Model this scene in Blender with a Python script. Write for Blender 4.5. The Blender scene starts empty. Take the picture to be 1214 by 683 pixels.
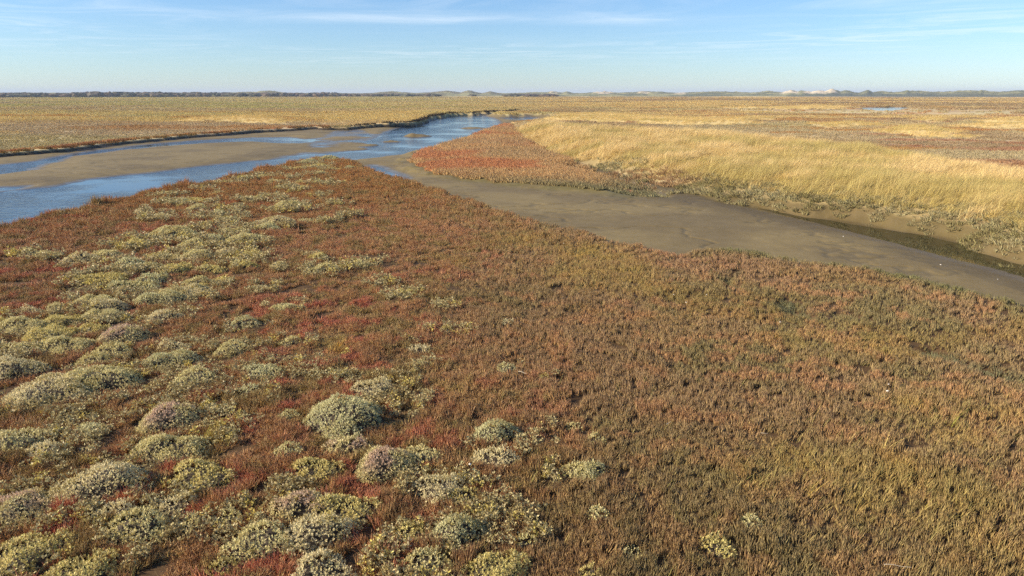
import bpy, math, random
import numpy as np
from mathutils import Vector

# ------------------------------------------------------------------ camera, world, sun, exposure
S = bpy.context.scene
COL = S.collection
R = math.radians
F = 850.0                      # focal length in pixels of a 1214 wide picture
PITCH = math.atan(231.5 / F)
EYE = 5.0
cam_data = bpy.data.cameras.new('camera')
cam = bpy.data.objects.new('camera', cam_data)
COL.objects.link(cam)
cam_data.sensor_width = 36.0
cam_data.lens = 36.0 * F / 1214.0
cam_data.clip_start = 0.1
cam_data.clip_end = 20000.0
cam.location = (0, 0, EYE)
cam.rotation_euler = (R(90) - PITCH, 0, 0)
S.camera = cam

SUN_EL = R(27)
SUN_AZ = R(-101)               # compass-like angle from +Y towards +X: the sun stands on the left, a little behind
sx, sy = math.sin(SUN_AZ) * math.cos(SUN_EL), math.cos(SUN_AZ) * math.cos(SUN_EL)
sun_dir = Vector((sx, sy, math.sin(SUN_EL)))
sd = bpy.data.lights.new('sun', 'SUN')
sd.energy = 5.0
sd.angle = R(0.55)
sd.color = (1.0, 0.86, 0.68)
sun = bpy.data.objects.new('sun', sd)
COL.objects.link(sun)
sun.rotation_euler = sun_dir.to_track_quat('Z', 'Y').to_euler()

world = bpy.data.worlds.new('World')
S.world = world
world.use_nodes = True
wt = world.node_tree
wt.nodes.clear()


def N(t, kind, **kw):
    n = t.nodes.new(kind)
    for k, v in kw.items():
        if k.startswith('i_'):
            key = k[2:]
            key = int(key) if key.isdigit() else key.replace('_', ' ')
            n.inputs[key].default_value = v
        else:
            setattr(n, k, v)
    return n


sky = N(wt, 'ShaderNodeTexSky', sky_type='NISHITA', sun_disc=False)
sky.sun_elevation = SUN_EL
sky.sun_rotation = SUN_AZ
sky.altitude = 0
sky.air_density = 1.0
sky.dust_density = 0.1
sky.ozone_density = 4.0
bg = N(wt, 'ShaderNodeBackground')
bg.inputs['Strength'].default_value = 0.085
wo = N(wt, 'ShaderNodeOutputWorld')
# thin cirrus: a noise laid out on a high flat layer (direction divided by its height)
geo = N(wt, 'ShaderNodeTexCoord')
sep = N(wt, 'ShaderNodeSeparateXYZ')
wt.links.new(geo.outputs['Generated'], sep.inputs[0])


def M(t, op, a, b=None, c=None, clamp=False):
    n = t.nodes.new('ShaderNodeMath')
    n.operation = op
    n.use_clamp = clamp
    for i, v in enumerate((a, b, c)):
        if v is None:
            continue
        if isinstance(v, (int, float)):
            n.inputs[i].default_value = v
        else:
            t.links.new(v, n.inputs[i])
    return n.outputs[0]


zc = M(wt, 'MAXIMUM', sep.outputs['Z'], 0.012)
lx = M(wt, 'DIVIDE', sep.outputs['X'], zc)
ly = M(wt, 'DIVIDE', sep.outputs['Y'], zc)
comb = N(wt, 'ShaderNodeCombineXYZ')
wt.links.new(M(wt, 'MULTIPLY', lx, 0.42), comb.inputs[0])
wt.links.new(M(wt, 'MULTIPLY_ADD', lx, 0.12, M(wt, 'MULTIPLY', ly, 0.50)), comb.inputs[1])
n1 = N(wt, 'ShaderNodeTexNoise', i_Scale=1.0, i_Detail=7.0, i_Roughness=0.62, i_Distortion=1.4)
wt.links.new(comb.outputs[0], n1.inputs['Vector'])
comb2 = N(wt, 'ShaderNodeCombineXYZ')
wt.links.new(M(wt, 'MULTIPLY', lx, 0.10), comb2.inputs[0])
wt.links.new(M(wt, 'MULTIPLY_ADD', ly, 0.10, 4.3), comb2.inputs[1])
n2 = N(wt, 'ShaderNodeTexNoise', i_Scale=1.0, i_Detail=2.0)
wt.links.new(comb2.outputs[0], n2.inputs['Vector'])
m1 = N(wt, 'ShaderNodeMapRange', i_1=0.46, i_2=0.80)
wt.links.new(n1.outputs[0], m1.inputs[0])
m2 = N(wt, 'ShaderNodeMapRange', i_1=0.34, i_2=0.62)
wt.links.new(n2.outputs[0], m2.inputs[0])
# one long contrail-like band of cirrus high above the dunes, running across the view
band = M(wt, 'ABSOLUTE', M(wt, 'SUBTRACT', M(wt, 'MULTIPLY_ADD', n2.outputs[0], 1.3, M(wt, 'MULTIPLY_ADD', lx, -0.08, ly)), 11.2))
band = M(wt, 'SUBTRACT', 1.0, M(wt, 'DIVIDE', band, 1.1), clamp=True)
xfall = M(wt, 'SUBTRACT', 1.0, M(wt, 'DIVIDE', M(wt, 'ABSOLUTE', M(wt, 'ADD', lx, 0.9)), 5.0), clamp=True)
band = M(wt, 'MULTIPLY', M(wt, 'MULTIPLY', band, xfall), M(wt, 'MAXIMUM', M(wt, 'MULTIPLY_ADD', n1.outputs[0], 2.2, -0.45), 0.0))
cir = M(wt, 'MULTIPLY', M(wt, 'MULTIPLY', m1.outputs[0], m2.outputs[0]), 0.65)
cir = M(wt, 'ADD', cir, M(wt, 'MULTIPLY', band, 0.5), clamp=True)
up = N(wt, 'ShaderNodeMapRange', i_1=0.025, i_2=0.06)
wt.links.new(sep.outputs['Z'], up.inputs[0])
cir = M(wt, 'MULTIPLY', cir, up.outputs[0])
mixc = N(wt, 'ShaderNodeMix', data_type='RGBA')
mixc.inputs[7].default_value = (7.6, 8.1, 8.6, 1)
wt.links.new(cir, mixc.inputs[0])
tint = N(wt, 'ShaderNodeVectorMath', operation='MULTIPLY')
tint.inputs[1].default_value = (0.81, 0.95, 1.15)
wt.links.new(sky.outputs[0], tint.inputs[0])
wt.links.new(tint.outputs[0], mixc.inputs[6])
wt.links.new(mixc.outputs[2], bg.inputs['Color'])
wt.links.new(bg.outputs[0], wo.inputs[0])

vs = S.view_settings
vs.view_transform = 'Standard'
vs.look = 'None'
vs.gamma = 1.0
vs.use_curve_mapping = False
vs.exposure = 0.75
S.cycles.use_denoising = False
S.cycles.max_bounces = 5
S.cycles.diffuse_bounces = 2
S.cycles.glossy_bounces = 2
S.cycles.transmission_bounces = 2
S.cycles.volume_bounces = 0
S.cycles.transparent_max_bounces = 4
S.cycles.use_adaptive_sampling = True
S.cycles.adaptive_threshold = 0.008

rng = np.random.default_rng(11)
random.seed(5)

# ------------------------------------------------------------------ numeric helpers
CP, SP = math.cos(PITCH), math.sin(PITCH)


def P(px, py, z=0.0):
    """the point of the level plane z that the photograph shows at pixel px, py"""
    u, v = (px - 607.0) / F, -(py - 341.5) / F
    dx, dy, dz = u, CP + v * SP, -SP + v * CP
    t = (z - EYE) / min(dz, -1e-4)
    return (dx * t, dy * t)


def PX(x, y, z=0.0):
    """pixel of a world point (used only to ask which outline of the plan a point lies in)"""
    dy = np.asarray(y) * CP - (z - EYE) * SP
    up_ = np.asarray(y) * SP + (z - EYE) * CP
    return 607 + F * np.asarray(x) / dy, 341.5 - F * up_ / dy


def poly(pts, z=0.0):
    return np.array([P(p[0], p[1], p[2] if len(p) > 2 else z) for p in pts])


def sdf(px, py, V):
    """signed distance to a closed outline, negative inside"""
    d2 = np.full(px.shape, 1e18)
    inside = np.zeros(px.shape, bool)
    n = len(V)
    for i in range(n):
        ax, ay = V[i]
        bx, by = V[(i + 1) % n]
        ex, ey = bx - ax, by - ay
        wx, wy = px - ax, py - ay
        t = np.clip((wx * ex + wy * ey) / (ex * ex + ey * ey + 1e-12), 0, 1)
        qx, qy = wx - ex * t, wy - ey * t
        np.minimum(d2, qx * qx + qy * qy, out=d2)
        c = ((ay > py) != (by > py))
        if ay != by:
            c &= px < (bx - ax) * (py - ay) / (by - ay) + ax
        inside ^= c
    d = np.sqrt(d2)
    return np.where(inside, -d, d)


def seg_dist(px, py, V):
    d2 = np.full(px.shape, 1e18)
    for i in range(len(V) - 1):
        ax, ay = V[i]
        bx, by = V[i + 1]
        ex, ey = bx - ax, by - ay
        t = np.clip(((px - ax) * ex + (py - ay) * ey) / (ex * ex + ey * ey + 1e-12), 0, 1)
        np.minimum(d2, (px - ax - ex * t) ** 2 + (py - ay - ey * t) ** 2, out=d2)
    return np.sqrt(d2)


def _h(ix, iy, s):
    h = (ix.astype(np.int64) * 374761393 + iy.astype(np.int64) * 668265263 + s * 974634777) & 0xffffffff
    h = ((h ^ (h >> 13)) * 1274126177) & 0xffffffff
    h = (h ^ (h >> 16)) & 0xffffffff
    return h.astype(np.float64) / 4294967295.0


def vnoise(x, y, s=0):
    ix, iy = np.floor(x), np.floor(y)
    fx, fy = x - ix, y - iy
    u, v = fx * fx * fx * (fx * (fx * 6 - 15) + 10), fy * fy * fy * (fy * (fy * 6 - 15) + 10)
    a, b = _h(ix, iy, s), _h(ix + 1, iy, s)
    c, d = _h(ix, iy + 1, s), _h(ix + 1, iy + 1, s)
    return (a + (b - a) * u) * (1 - v) + (c + (d - c) * u) * v


def fbm(x, y, scale, s=0, octs=4, gain=0.5):
    """0..1 noise; scale is the size in metres of its largest lumps"""
    x, y = np.asarray(x, float), np.asarray(y, float)
    t, a, tot = 0, 1.0, 0.0
    f = 1.0 / scale
    c, sn = 0.8, 0.6
    for o in range(octs):
        t = t + a * vnoise(x * f + 17.3 * o, y * f - 9.1 * o, s + o)
        tot += a
        a *= gain
        f *= 2.03
        x, y = c * x - sn * y, sn * x + c * y
    return t / tot


def sm(a, b, x):
    t = np.clip((x - a) / (b - a), 0, 1)
    return t * t * (3 - 2 * t)


def lin(r, g, b):
    f = lambda c: ((c / 255 + 0.055) / 1.055) ** 2.4 if c > 10 else c / 255 / 12.92
    return np.array([f(r), f(g), f(b)])


# ------------------------------------------------------------------ the plan of the marsh
ZM, ZW = -0.60, -0.74          # mud flats, water
NZ = 0.20
near_edge = [(-500, 400), (-150, 300), (0, 266), (60, 251), (120, 237), (180, 224), (240, 212), (300, 199), (350, 187),
             (375, 183.5), (391, 182.5), (409, 186.5), (432, 196.5), (450, 205), (479, 211), (523, 225), (560, 238), (604, 252),
             (648, 262), (692, 272), (727, 283), (759, 287), (788, 294), (815, 296), (838, 292), (872, 291), (900, 295), (940, 303), (977, 308), (1036, 314), (1103, 327),
             (1153, 339), (1214, 351), (1300, 376), (1600, 480)]
near_edge = [(a, b, NZ) for a, b in near_edge]
far_edge = [(-900, 262), (-500, 232), (-150, 196), (0, 182), (73, 176), (146, 167.5), (234, 160), (300, 155.2), (338, 153), (376, 150.4), (388, 149),
            (398, 148.6), (412, 148.6), (426, 147.4), (470, 146), (491, 145), (505.6, 140.8), (514, 137.3), (538, 134.4), (560, 133.5),
            (583, 132.4), (618, 131), (612, 133.5), (592, 134.2, -.3), (584, 136.5, -.5), (600, 138, -.5), (640, 137, -.5), (668, 139.5, -.4), (664, 142, -.4),
            (640, 144.5, -.4), (610, 147, -.4), (598, 150, -.5), (578, 156, -.5), (560, 164, -.5), (544, 169, -.5), (500, 180, -.5), (491, 187, -.5),
            (497, 197, -.5), (529, 206, -.5), (560, 209.5, -.5), (604, 213.5, -.5), (630, 217.6, -.5), (677, 220.5, -.5),
            (724, 223.5, -.5), (765, 229.3, -.5), (790, 230.5, -.5), (776, 223, -.5), (747, 212.5, -.5), (718, 204.5, -.5), (690, 198, -.5), (682, 194, -.5),
            (700, 193.5, -.4), (724, 199, -.4), (765, 210, -.4), (815, 219.6, -.4), (853, 230, -.4), (904, 237, -.4), (962, 247, -.4),
            (1006, 251, -.4), (1065, 262, -.4), (1109, 268, -.4), (1162, 277, -.4), (1182, 290, -.4), (1214, 300, -.4),
            (1300, 322, -.4), (1600, 410, -.4)]
far_edge = [(p[0], p[1], -.3) if i < 10 else p for i, p in enumerate(far_edge)]
BASIN = poly(far_edge + near_edge[::-1])
NEAR_EDGE = poly(near_edge)
LEFT_BANK = poly(far_edge[:22])
FOOT = poly(far_edge[-14:])
FOOT2 = poly(far_edge[-20:-13])
RED = poly([(600, 148), (577, 155.5), (560, 164), (544, 169), (500, 180), (491, 187), (497, 197), (529, 206), (560, 209.5), (604, 213.5), (630, 217.6), (677, 220.5),
            (724, 223.5), (765, 229.3), (790, 230.5), (776, 223), (747, 212.5), (718, 204.5), (690, 198), (682, 194), (660, 183), (640, 172), (618, 161), (606, 152)], -.45)
# yellow couch-grass sweeps: outline on the ground
BANK = poly([(606, 149), (648, 147.5), (706, 154), (779, 158.5), (823, 160), (880, 162.5), (918, 169), (977, 173), (1045, 177.5), (1062, 184),
             (1123, 193), (1164, 201), (1214, 207), (1330, 232), (1700, 300), (1700, 410), (1330, 310), (1214, 282), (1153, 269), (1094, 260), (1036, 250), (977, 243), (918, 232),
             (880, 224), (823, 212), (782, 203), (741, 196), (700, 186), (662, 178), (639, 170), (616, 158)], 0.15)
PATCHES = [poly(p, 0.2) for p in (
    [(628, 139), (660, 134.5), (720, 134), (790, 138), (850, 141), (900, 141.5), (900, 147), (820, 147.5), (740, 145.5), (690, 143), (650, 141.5)],
    [(1047, 155), (1060, 150), (1090, 148), (1120, 151), (1141, 157), (1136, 163), (1110, 162), (1070, 158.5)],
    [(1085, 141), (1100, 138.5), (1125, 139.5), (1136, 143.5), (1120, 146), (1095, 144)],
    [(1155, 143), (1180, 139), (1260, 139), (1260, 144), (1190, 145.5)],
    [(1120, 149), (1160, 146), (1290, 147.5), (1290, 150.5), (1170, 151)],
    [(850, 141), (900, 139), (934, 139.5), (925, 142), (870, 143.5)],
    [(935, 147), (990, 144), (1050, 145.5), (1040, 148.5), (970, 149.5)],
    [(880, 127), (960, 124.5), (1024, 125.5), (1000, 128.5), (930, 129)],
    [(230, 139), (300, 136.8), (340, 140), (330, 144), (270, 144), (200, 141.5)])]
RUN = poly([(862, 322), (889, 346), (925, 358), (960, 371), (1000, 377), (1030, 382), (1065, 392), (1110, 412), (1150, 430), (1180, 440), (1240, 452)], 0)
# water: outlines at the water's level
W_MAIN = poly([(-500, 262), (-150, 246), (-40, 232), (0, 228), (59, 221.5), (76, 218), (102, 213), (150, 208), (205, 202), (249, 196.5), (300, 191.5),
               (324, 190), (352, 183), (372, 176), (398, 168.5), (430, 162), (456, 157.5), (470, 152.5), (485, 148.5), (497, 145.5), (509, 141.5), (516, 138.4),
               (540, 135.6), (560, 134.6), (580, 134), (573, 136), (574, 138), (583, 140), (589, 143), (592, 147), (583, 150), (572, 153), (562, 156), (558, 160.5), (545, 166),
               (529, 171.5), (485, 181), (450, 186.5), (420, 189), (400, 192), (360, 196), (300, 207), (120, 246), (0, 275), (-150, 310), (-500, 400)], ZW)
W_UP = poly([(-500, 235), (-150, 211), (0, 196.5), (47, 190.7), (73, 185), (117, 178.5), (176, 172), (234, 167), (300, 163.5), (338, 163), (362, 165), (384, 163.5),
             (398, 157.6), (405, 153), (427, 150.5), (423, 154), (440, 158), (432, 161), (404, 168), (380, 172), (352, 171), (300, 168), (234, 170),
             (176, 174.5), (117, 181), (76, 187), (50, 195), (35, 202), (0, 207), (-150, 226), (-500, 258)], ZW)
W_BAY = poly([(-60, 225), (0, 222.5), (34, 220.5), (30, 223.5), (0, 227), (-60, 233)], ZW)
W_TRI = poly([(441, 196), (452, 200), (470, 207), (481, 212), (474, 216), (446, 206)], ZW)
W_PUD = poly([(596, 140), (620, 138.6), (636, 139.8), (640, 142), (624, 142.6), (606, 142)], ZW)
W_CH = poly([(862, 234.5), (885, 239), (904, 243.5), (948, 251), (983, 261), (1036, 270), (1088, 278.5), (1123, 286), (1214, 303.5), (1330, 330), (1600, 410), (1600, 440),
             (1330, 364), (1214, 328), (1123, 305), (1065, 289), (1006, 274), (948, 260), (904, 249), (885, 243)], ZW)
W_POND = poly([(1022, 128.4), (1032, 127.4), (1060, 127.2), (1078, 127.4), (1068, 129.5), (1054, 131.6), (1040, 131.0), (1026, 130.2)], -0.08)
BRAID = poly([(330, 172), (372, 160), (400, 150), (430, 149), (450, 158), (470, 160), (455, 178), (400, 187), (350, 187)], ZW)
BARS = [(467, 168.4, 2.6), (495, 161.8, 3.4), (560, 152.4, 4.0), (433, 172.6, 3), (411, 177, 4)]


def run_mask(x, y):
    wx = x + (fbm(x, y, 1.6, 711, 3) - .5) * 1.6
    wy = y + (fbm(x, y, 1.6, 717, 3) - .5) * 2.2
    return np.exp(-(seg_dist(wx, wy, RUN) / 0.32) ** 2) * sm(.28, .50, fbm(x, y, 1.1, 719, 3))


def terrain(x, y):
    x, y = np.asarray(x, float), np.asarray(y, float)
    r = np.hypot(x, y)
    z = 0.16 * (fbm(x, y, 7.0, 3) - 0.5) * np.where(r < 60, 1, 1.8) + 0.05 * (fbm(x, y, 0.9, 8, 3) - 0.5)
    z += sm(60, 400, r) * 0.5 * (fbm(x, y, 60, 5, 5) - 0.5)
    near = (r < 420)
    wob = (fbm(x, y, 1.6, 21, 4) - 0.5)
    db = sdf(x, y, BASIN) + wob * np.clip(r / 45.0, 0.35, 1.6)
    dl = seg_dist(x, y, LEFT_BANK)
    dy_ = seg_dist(x, y, BANK[12:])
    dbk = sdf(x, y, BANK) + wob * 1.2
    # the old levee under the couch grass
    z += 0.42 * sm(1.0, -4.5, dbk)
    for p in PATCHES:
        z += 0.3 * sm(1.0, -4.0, sdf(x, y, p))
    # red low flat on the inner bend
    dr = sdf(x, y, RED) + wob * 1.5
    zr = -0.50 + 0.42 * sm(0.5, -11.0, dr)
    z = np.where(dr < 3.2, zr + (z - zr) * sm(-0.2, 3.2, dr), z)
    foot = sm(6.0, 3.5, seg_dist(x, y, FOOT))
    z -= foot * 0.38 * sm(2.6, 0.0, db)
    # left bank crest
    z -= 0.27 * sm(70, 6, dl) * (db > -0.5) * sm(470, 390, PX(x, np.maximum(y, 1), 0)[0]) * (y > 40)
    w = 0.5 + 1.2 * sm(2.0, 8.0, dl) - 0.9 * foot
    drop = sm(0.15, -w, db)
    mud = ZM + 0.05 * (fbm(x, y, 6.0, 31, 4) - 0.5) + 0.015 * (fbm(x, y, 0.5, 37, 3) - 0.5)
    mud += 0.06 * sm(-3, -12, db) - 0.03 * sm(0.92, 1.0, 1 - np.abs(2 * fbm(x, y * 1.4, 5.0, 86, 5, .55) - 1))
    # braided flats that lie barely above and below the water
    br = sm(1.5, -4.0, sdf(x, y, BRAID))
    mud = mud * (1 - br) + br * (ZW + 0.015 + 0.34 * (fbm(x, y * 0.8, 5.5, 41, 5, 0.6) - 0.44))
    dw = np.full(x.shape, 1e3)
    for p, k in ((W_MAIN, 1), (W_UP, 1), (W_BAY, 1), (W_TRI, .5), (W_PUD, 1), (W_CH, .4)):
        dd = sdf(x, y, p) + (fbm(x, y, 3.0, 51, 5, 0.6) - 0.5) * 1.8 * k
        dw = np.minimum(dw, dd)
    # beds: crosses the water line at dw = 0
    cut = np.where(dw < 0, np.maximum(ZW + dw * 0.12, -1.3), 10)
    bars = np.zeros(x.shape)
    for bx, by, bw in BARS:
        cx, cy = P(bx, by, ZW)
        bars = np.maximum(bars, np.exp(-(((x - cx) / bw) ** 2 + ((y - cy) / (bw * 0.8)) ** 2)) * (0.6 + 0.8 * fbm(x, y, 2.0, 61, 3)))
    bed = np.where(dw < 0, np.minimum(mud, cut), np.minimum(mud, ZW + 0.004 + dw * 0.07))
    bed = bed * (1 - br) + mud * br
    bed = bed + (bars > 0.25) * (bars - 0.25) * np.where(dw < 0, 1, 0) * (ZW + 0.09 - bed) * 1.6
    z = z * (1 - drop) + bed * drop
    z -= 0.16 * run_mask(x, y) * (db > 0)
    dp = sdf(x, y, W_POND) + (fbm(x, y, 6, 71) - 0.5) * 5
    z = np.where(r > 100, (z * sm(2, 60, dp)) - 0.8 * sm(1.0, -2.5, dp), z)
    return z, db, dbk, dr, dl, dw


# ------------------------------------------------------------------ palette (albedo, linear)
A = dict(
    mud=lin(132, 115, 73), soil=lin(88, 68, 44),
    gold=lin(230, 202, 134), tan=lin(210, 188, 142), olive=lin(220, 200, 134), green=lin(202, 192, 120),
    pink=lin(206, 184, 146), red=lin(188, 128, 98), rust=lin(186, 138, 88), brown=lin(176, 148, 112),
    grey=lin(196, 182, 132), orange=lin(200, 140, 60), dark=lin(70, 64, 44))


def mixc_(a, b, t):
    return a * (1 - t[..., None]) + b * t[..., None]


def plain_colour(x, y):
    """plant colour of the far marsh, by its own patches"""
    r = np.hypot(x, y)
    px, py = PX(x, y, 0.1)
    left = sm(700, 480, px + (fbm(x, y, 60, 91) - .5) * 200)
    big = fbm(x, y * 1.6, 45, 101, 4, 0.55)
    mid = fbm(x, y * 1.3, 14, 111, 4, 0.55)
    fine = fbm(x, y, 3, 121, 3)
    c = np.broadcast_to(A['grey'], x.shape + (3,)).copy()
    # right hand: grey-olive plain with brown red and golden patches
    c = mixc_(c, A['tan'], sm(0.38, 0.58, big))
    c = mixc_(c, A['gold'], sm(0.52, 0.62, fbm(x * .6, y * 1.2, 26, 137, 4)) * .8 * (.15 + .85 * sm(110, 190, r)))
    c = mixc_(c, lin(200, 180, 140), sm(150, 95, r) * .75)
    c = mixc_(c, A['brown'], sm(0.50, 0.62, fbm(x, y * 1.5, 18, 131)) * 0.6)
    c = mixc_(c, A['red'], sm(0.60, 0.74, fbm(x, y * 1.8, 9, 141)) * 0.6)
    c = mixc_(c, A['orange'], sm(0.62, 0.74, fbm(x, y * 1.8, 12, 145)) * 0.6)
    far = sm(170, 330, r)
    gb = fbm(x * 0.35, y, 50, 151, 4, 0.6)
    c = mixc_(c, A['gold'], far * sm(0.44, 0.58, gb) * 0.9)
    c = mixc_(c, A['brown'], far * sm(0.53, 0.40, gb) * 0.45)
    # left hand: green far, golden middle, pinkish near, grey rim
    pyw = py + (fbm(x, y, 40, 161) - 0.5) * np.clip((py - 112) * 0.55, 2, 14)
    cl = np.broadcast_to(A['olive'], x.shape + (3,)).copy()
    cl = mixc_(cl, A['green'], sm(0.42, 0.60, fbm(x * .5, y, 30, 171)) * 0.9)
    cl = mixc_(cl, A['tan'], sm(0.50, 0.62, fbm(x * .5, y, 36, 175)) * 0.8)
    cl = mixc_(cl, A['gold'], sm(133, 137, pyw) * (0.6 + 0.4 * mid))
    cl = mixc_(cl, A['pink'], sm(142, 147, pyw) * 0.85)
    cl = mixc_(cl, A['orange'], sm(0.62, 0.7, mid) * sm(130, 136, pyw) * sm(158, 150, pyw) * 0.5)
    cl = mixc_(cl, A['gold'], sm(0.52, 0.62, fbm(x, y * 1.5, 18, 179)) * sm(138, 143, pyw) * 0.5)
    cl = mixc_(cl, A['grey'], sm(156, 163, pyw) * 0.7)
    cl = mixc_(cl, A['rust'], sm(0.60, 0.68, fbm(x * .5, y, 14, 191)) * 0.25 * sm(118, 135, py) * sm(150, 140, py))
    mid_l = sm(330, 470, px) * left
    cl = mixc_(cl, A['gold'], mid_l * sm(120, 135, py) * 0.4)
    c = c * (1 - left[..., None]) + cl * left[..., None]
    c = c * (0.92 + 0.16 * fine[..., None])
    return c


# ------------------------------------------------------------------ mesh helpers
def mesh_np(name, co, faces, loops_per=None, mats=(), smooth=True):
    """co (n,3); faces (m,k) all with the same number of corners"""
    me = bpy.data.meshes.new(name)
    co = np.asarray(co, np.float32)
    faces = np.asarray(faces, np.int32)
    m, k = faces.shape
    me.vertices.add(len(co))
    me.vertices.foreach_set('co', co.ravel())
    me.loops.add(m * k)
    me.loops.foreach_set('vertex_index', faces.ravel())
    me.polygons.add(m)
    me.polygons.foreach_set('loop_start', np.arange(0, m * k, k, dtype=np.int32))
    me.polygons.foreach_set('use_smooth', np.full(m, smooth))
    me.update(calc_edges=True)
    for mt in mats:
        me.materials.append(mt)
    return me


def put(me, name, kind, data, domain='POINT'):
    a = me.attributes.new(name, kind, domain)
    key = {'FLOAT': 'value', 'INT': 'value', 'FLOAT_VECTOR': 'vector', 'FLOAT_COLOR': 'color'}[kind]
    a.data.foreach_set(key, np.ascontiguousarray(data, np.int32 if kind == 'INT' else np.float32).ravel())


def rgba(c):
    return np.concatenate([c, np.ones(c.shape[:-1] + (1,))], -1)


def link(o, kind=None, label=None, cat=None, group=None):
    COL.objects.link(o)
    if kind:
        o['kind'] = kind
    if label:
        o['label'] = label
    if cat:
        o['category'] = cat
    if group:
        o['group'] = group
    return o


def material(name):
    m = bpy.data.materials.new(name)
    m.use_nodes = True
    t = m.node_tree
    t.nodes.clear()
    out = N(t, 'ShaderNodeOutputMaterial')
    b = N(t, 'ShaderNodeBsdfPrincipled')
    t.links.new(b.outputs[0], out.inputs[0])
    return m, t, b, out


# ------------------------------------------------------------------ materials
def mat_ground():
    m, t, b, out = material('marsh_ground')
    tc = N(t, 'ShaderNodeTexCoord')
    at = N(t, 'ShaderNodeAttribute', attribute_name='gcol')
    wet = N(t, 'ShaderNodeAttribute', attribute_name='wet')
    mudm = N(t, 'ShaderNodeAttribute', attribute_name='mudmask')
    n1 = N(t, 'ShaderNodeTexNoise', i_Scale=1.3, i_Detail=8.0, i_Roughness=0.65)
    n2 = N(t, 'ShaderNodeTexNoise', i_Scale=14.0, i_Detail=5.0, i_Roughness=0.7)
    for n in (n1, n2):
        t.links.new(tc.outputs['Object'], n.inputs['Vector'])
    k = M(t, 'MULTIPLY_ADD', n1.outputs[0], 0.5, 0.75)
    k = M(t, 'MULTIPLY', k, M(t, 'MULTIPLY_ADD', n2.outputs[0], 0.5, 0.75))
    cm = N(t, 'ShaderNodeVectorMath', operation='SCALE')
    t.links.new(at.outputs['Color'], cm.inputs[0])
    t.links.new(k, cm.inputs['Scale'])
    t.links.new(cm.outputs[0], b.inputs['Base Color'])
    rr = M(t, 'SUBTRACT', 0.85, M(t, 'MULTIPLY', wet.outputs['Fac'], M(t, 'MULTIPLY_ADD', n1.outputs[0], 0.5, 0.3)))
    t.links.new(rr, b.inputs['Roughness'])
    bump = N(t, 'ShaderNodeBump', i_Strength=0.5, i_Distance=0.03)
    vor = N(t, 'ShaderNodeTexNoise', i_Scale=5.0, i_Detail=9.0, i_Roughness=0.72)
    t.links.new(tc.outputs['Object'], vor.inputs['Vector'])
    t.links.new(vor.outputs[0], bump.inputs['Height'])
    t.links.new(bump.outputs[0], b.inputs['Normal'])
    b.inputs['Specular IOR Level'].default_value = 0.2
    return m


def mat_plant(name, rough=0.6, transl=0.25, tipmul=(1, 1, 1), basecol=None, basemix=0.7, instanced=True, spec=0.25, var=0.7):
    """colour = the plant's own colour; stems keep a greener base; every shoot varies a little"""
    m, t, b, out = material(name)
    at = N(t, 'ShaderNodeAttribute', attribute_name='icol')
    if instanced:
        at.attribute_type = 'INSTANCER'
    av = N(t, 'ShaderNodeAttribute', attribute_name='vary')
    ah = N(t, 'ShaderNodeAttribute', attribute_name='along')
    col = at.outputs['Color']
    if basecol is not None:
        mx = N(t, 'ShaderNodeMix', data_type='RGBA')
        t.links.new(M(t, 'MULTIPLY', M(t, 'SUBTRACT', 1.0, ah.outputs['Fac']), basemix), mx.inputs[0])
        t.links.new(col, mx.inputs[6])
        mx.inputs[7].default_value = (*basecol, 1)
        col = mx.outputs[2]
    hs = N(t, 'ShaderNodeHueSaturation')
    t.links.new(M(t, 'MULTIPLY_ADD', av.outputs['Fac'], 0.024, 0.49), hs.inputs['Hue'])
    t.links.new(M(t, 'MULTIPLY_ADD', av.outputs['Fac'], var, 1.0 - var / 2), hs.inputs['Value'])
    t.links.new(col, hs.inputs['Color'])
    t.links.new(hs.outputs[0], b.inputs['Base Color'])
    b.inputs['Roughness'].default_value = rough
    b.inputs['Specular IOR Level'].default_value = spec
    if transl:
        tr = N(t, 'ShaderNodeBsdfTranslucent')
        t.links.new(hs.outputs[0], tr.inputs[0])
        mx = N(t, 'ShaderNodeMixShader')
        mx.inputs[0].default_value = transl
        t.links.new(b.outputs[0], mx.inputs[1])
        t.links.new(tr.outputs[0], mx.inputs[2])
        t.links.new(mx.outputs[0], out.inputs[0])
    return m


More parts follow.
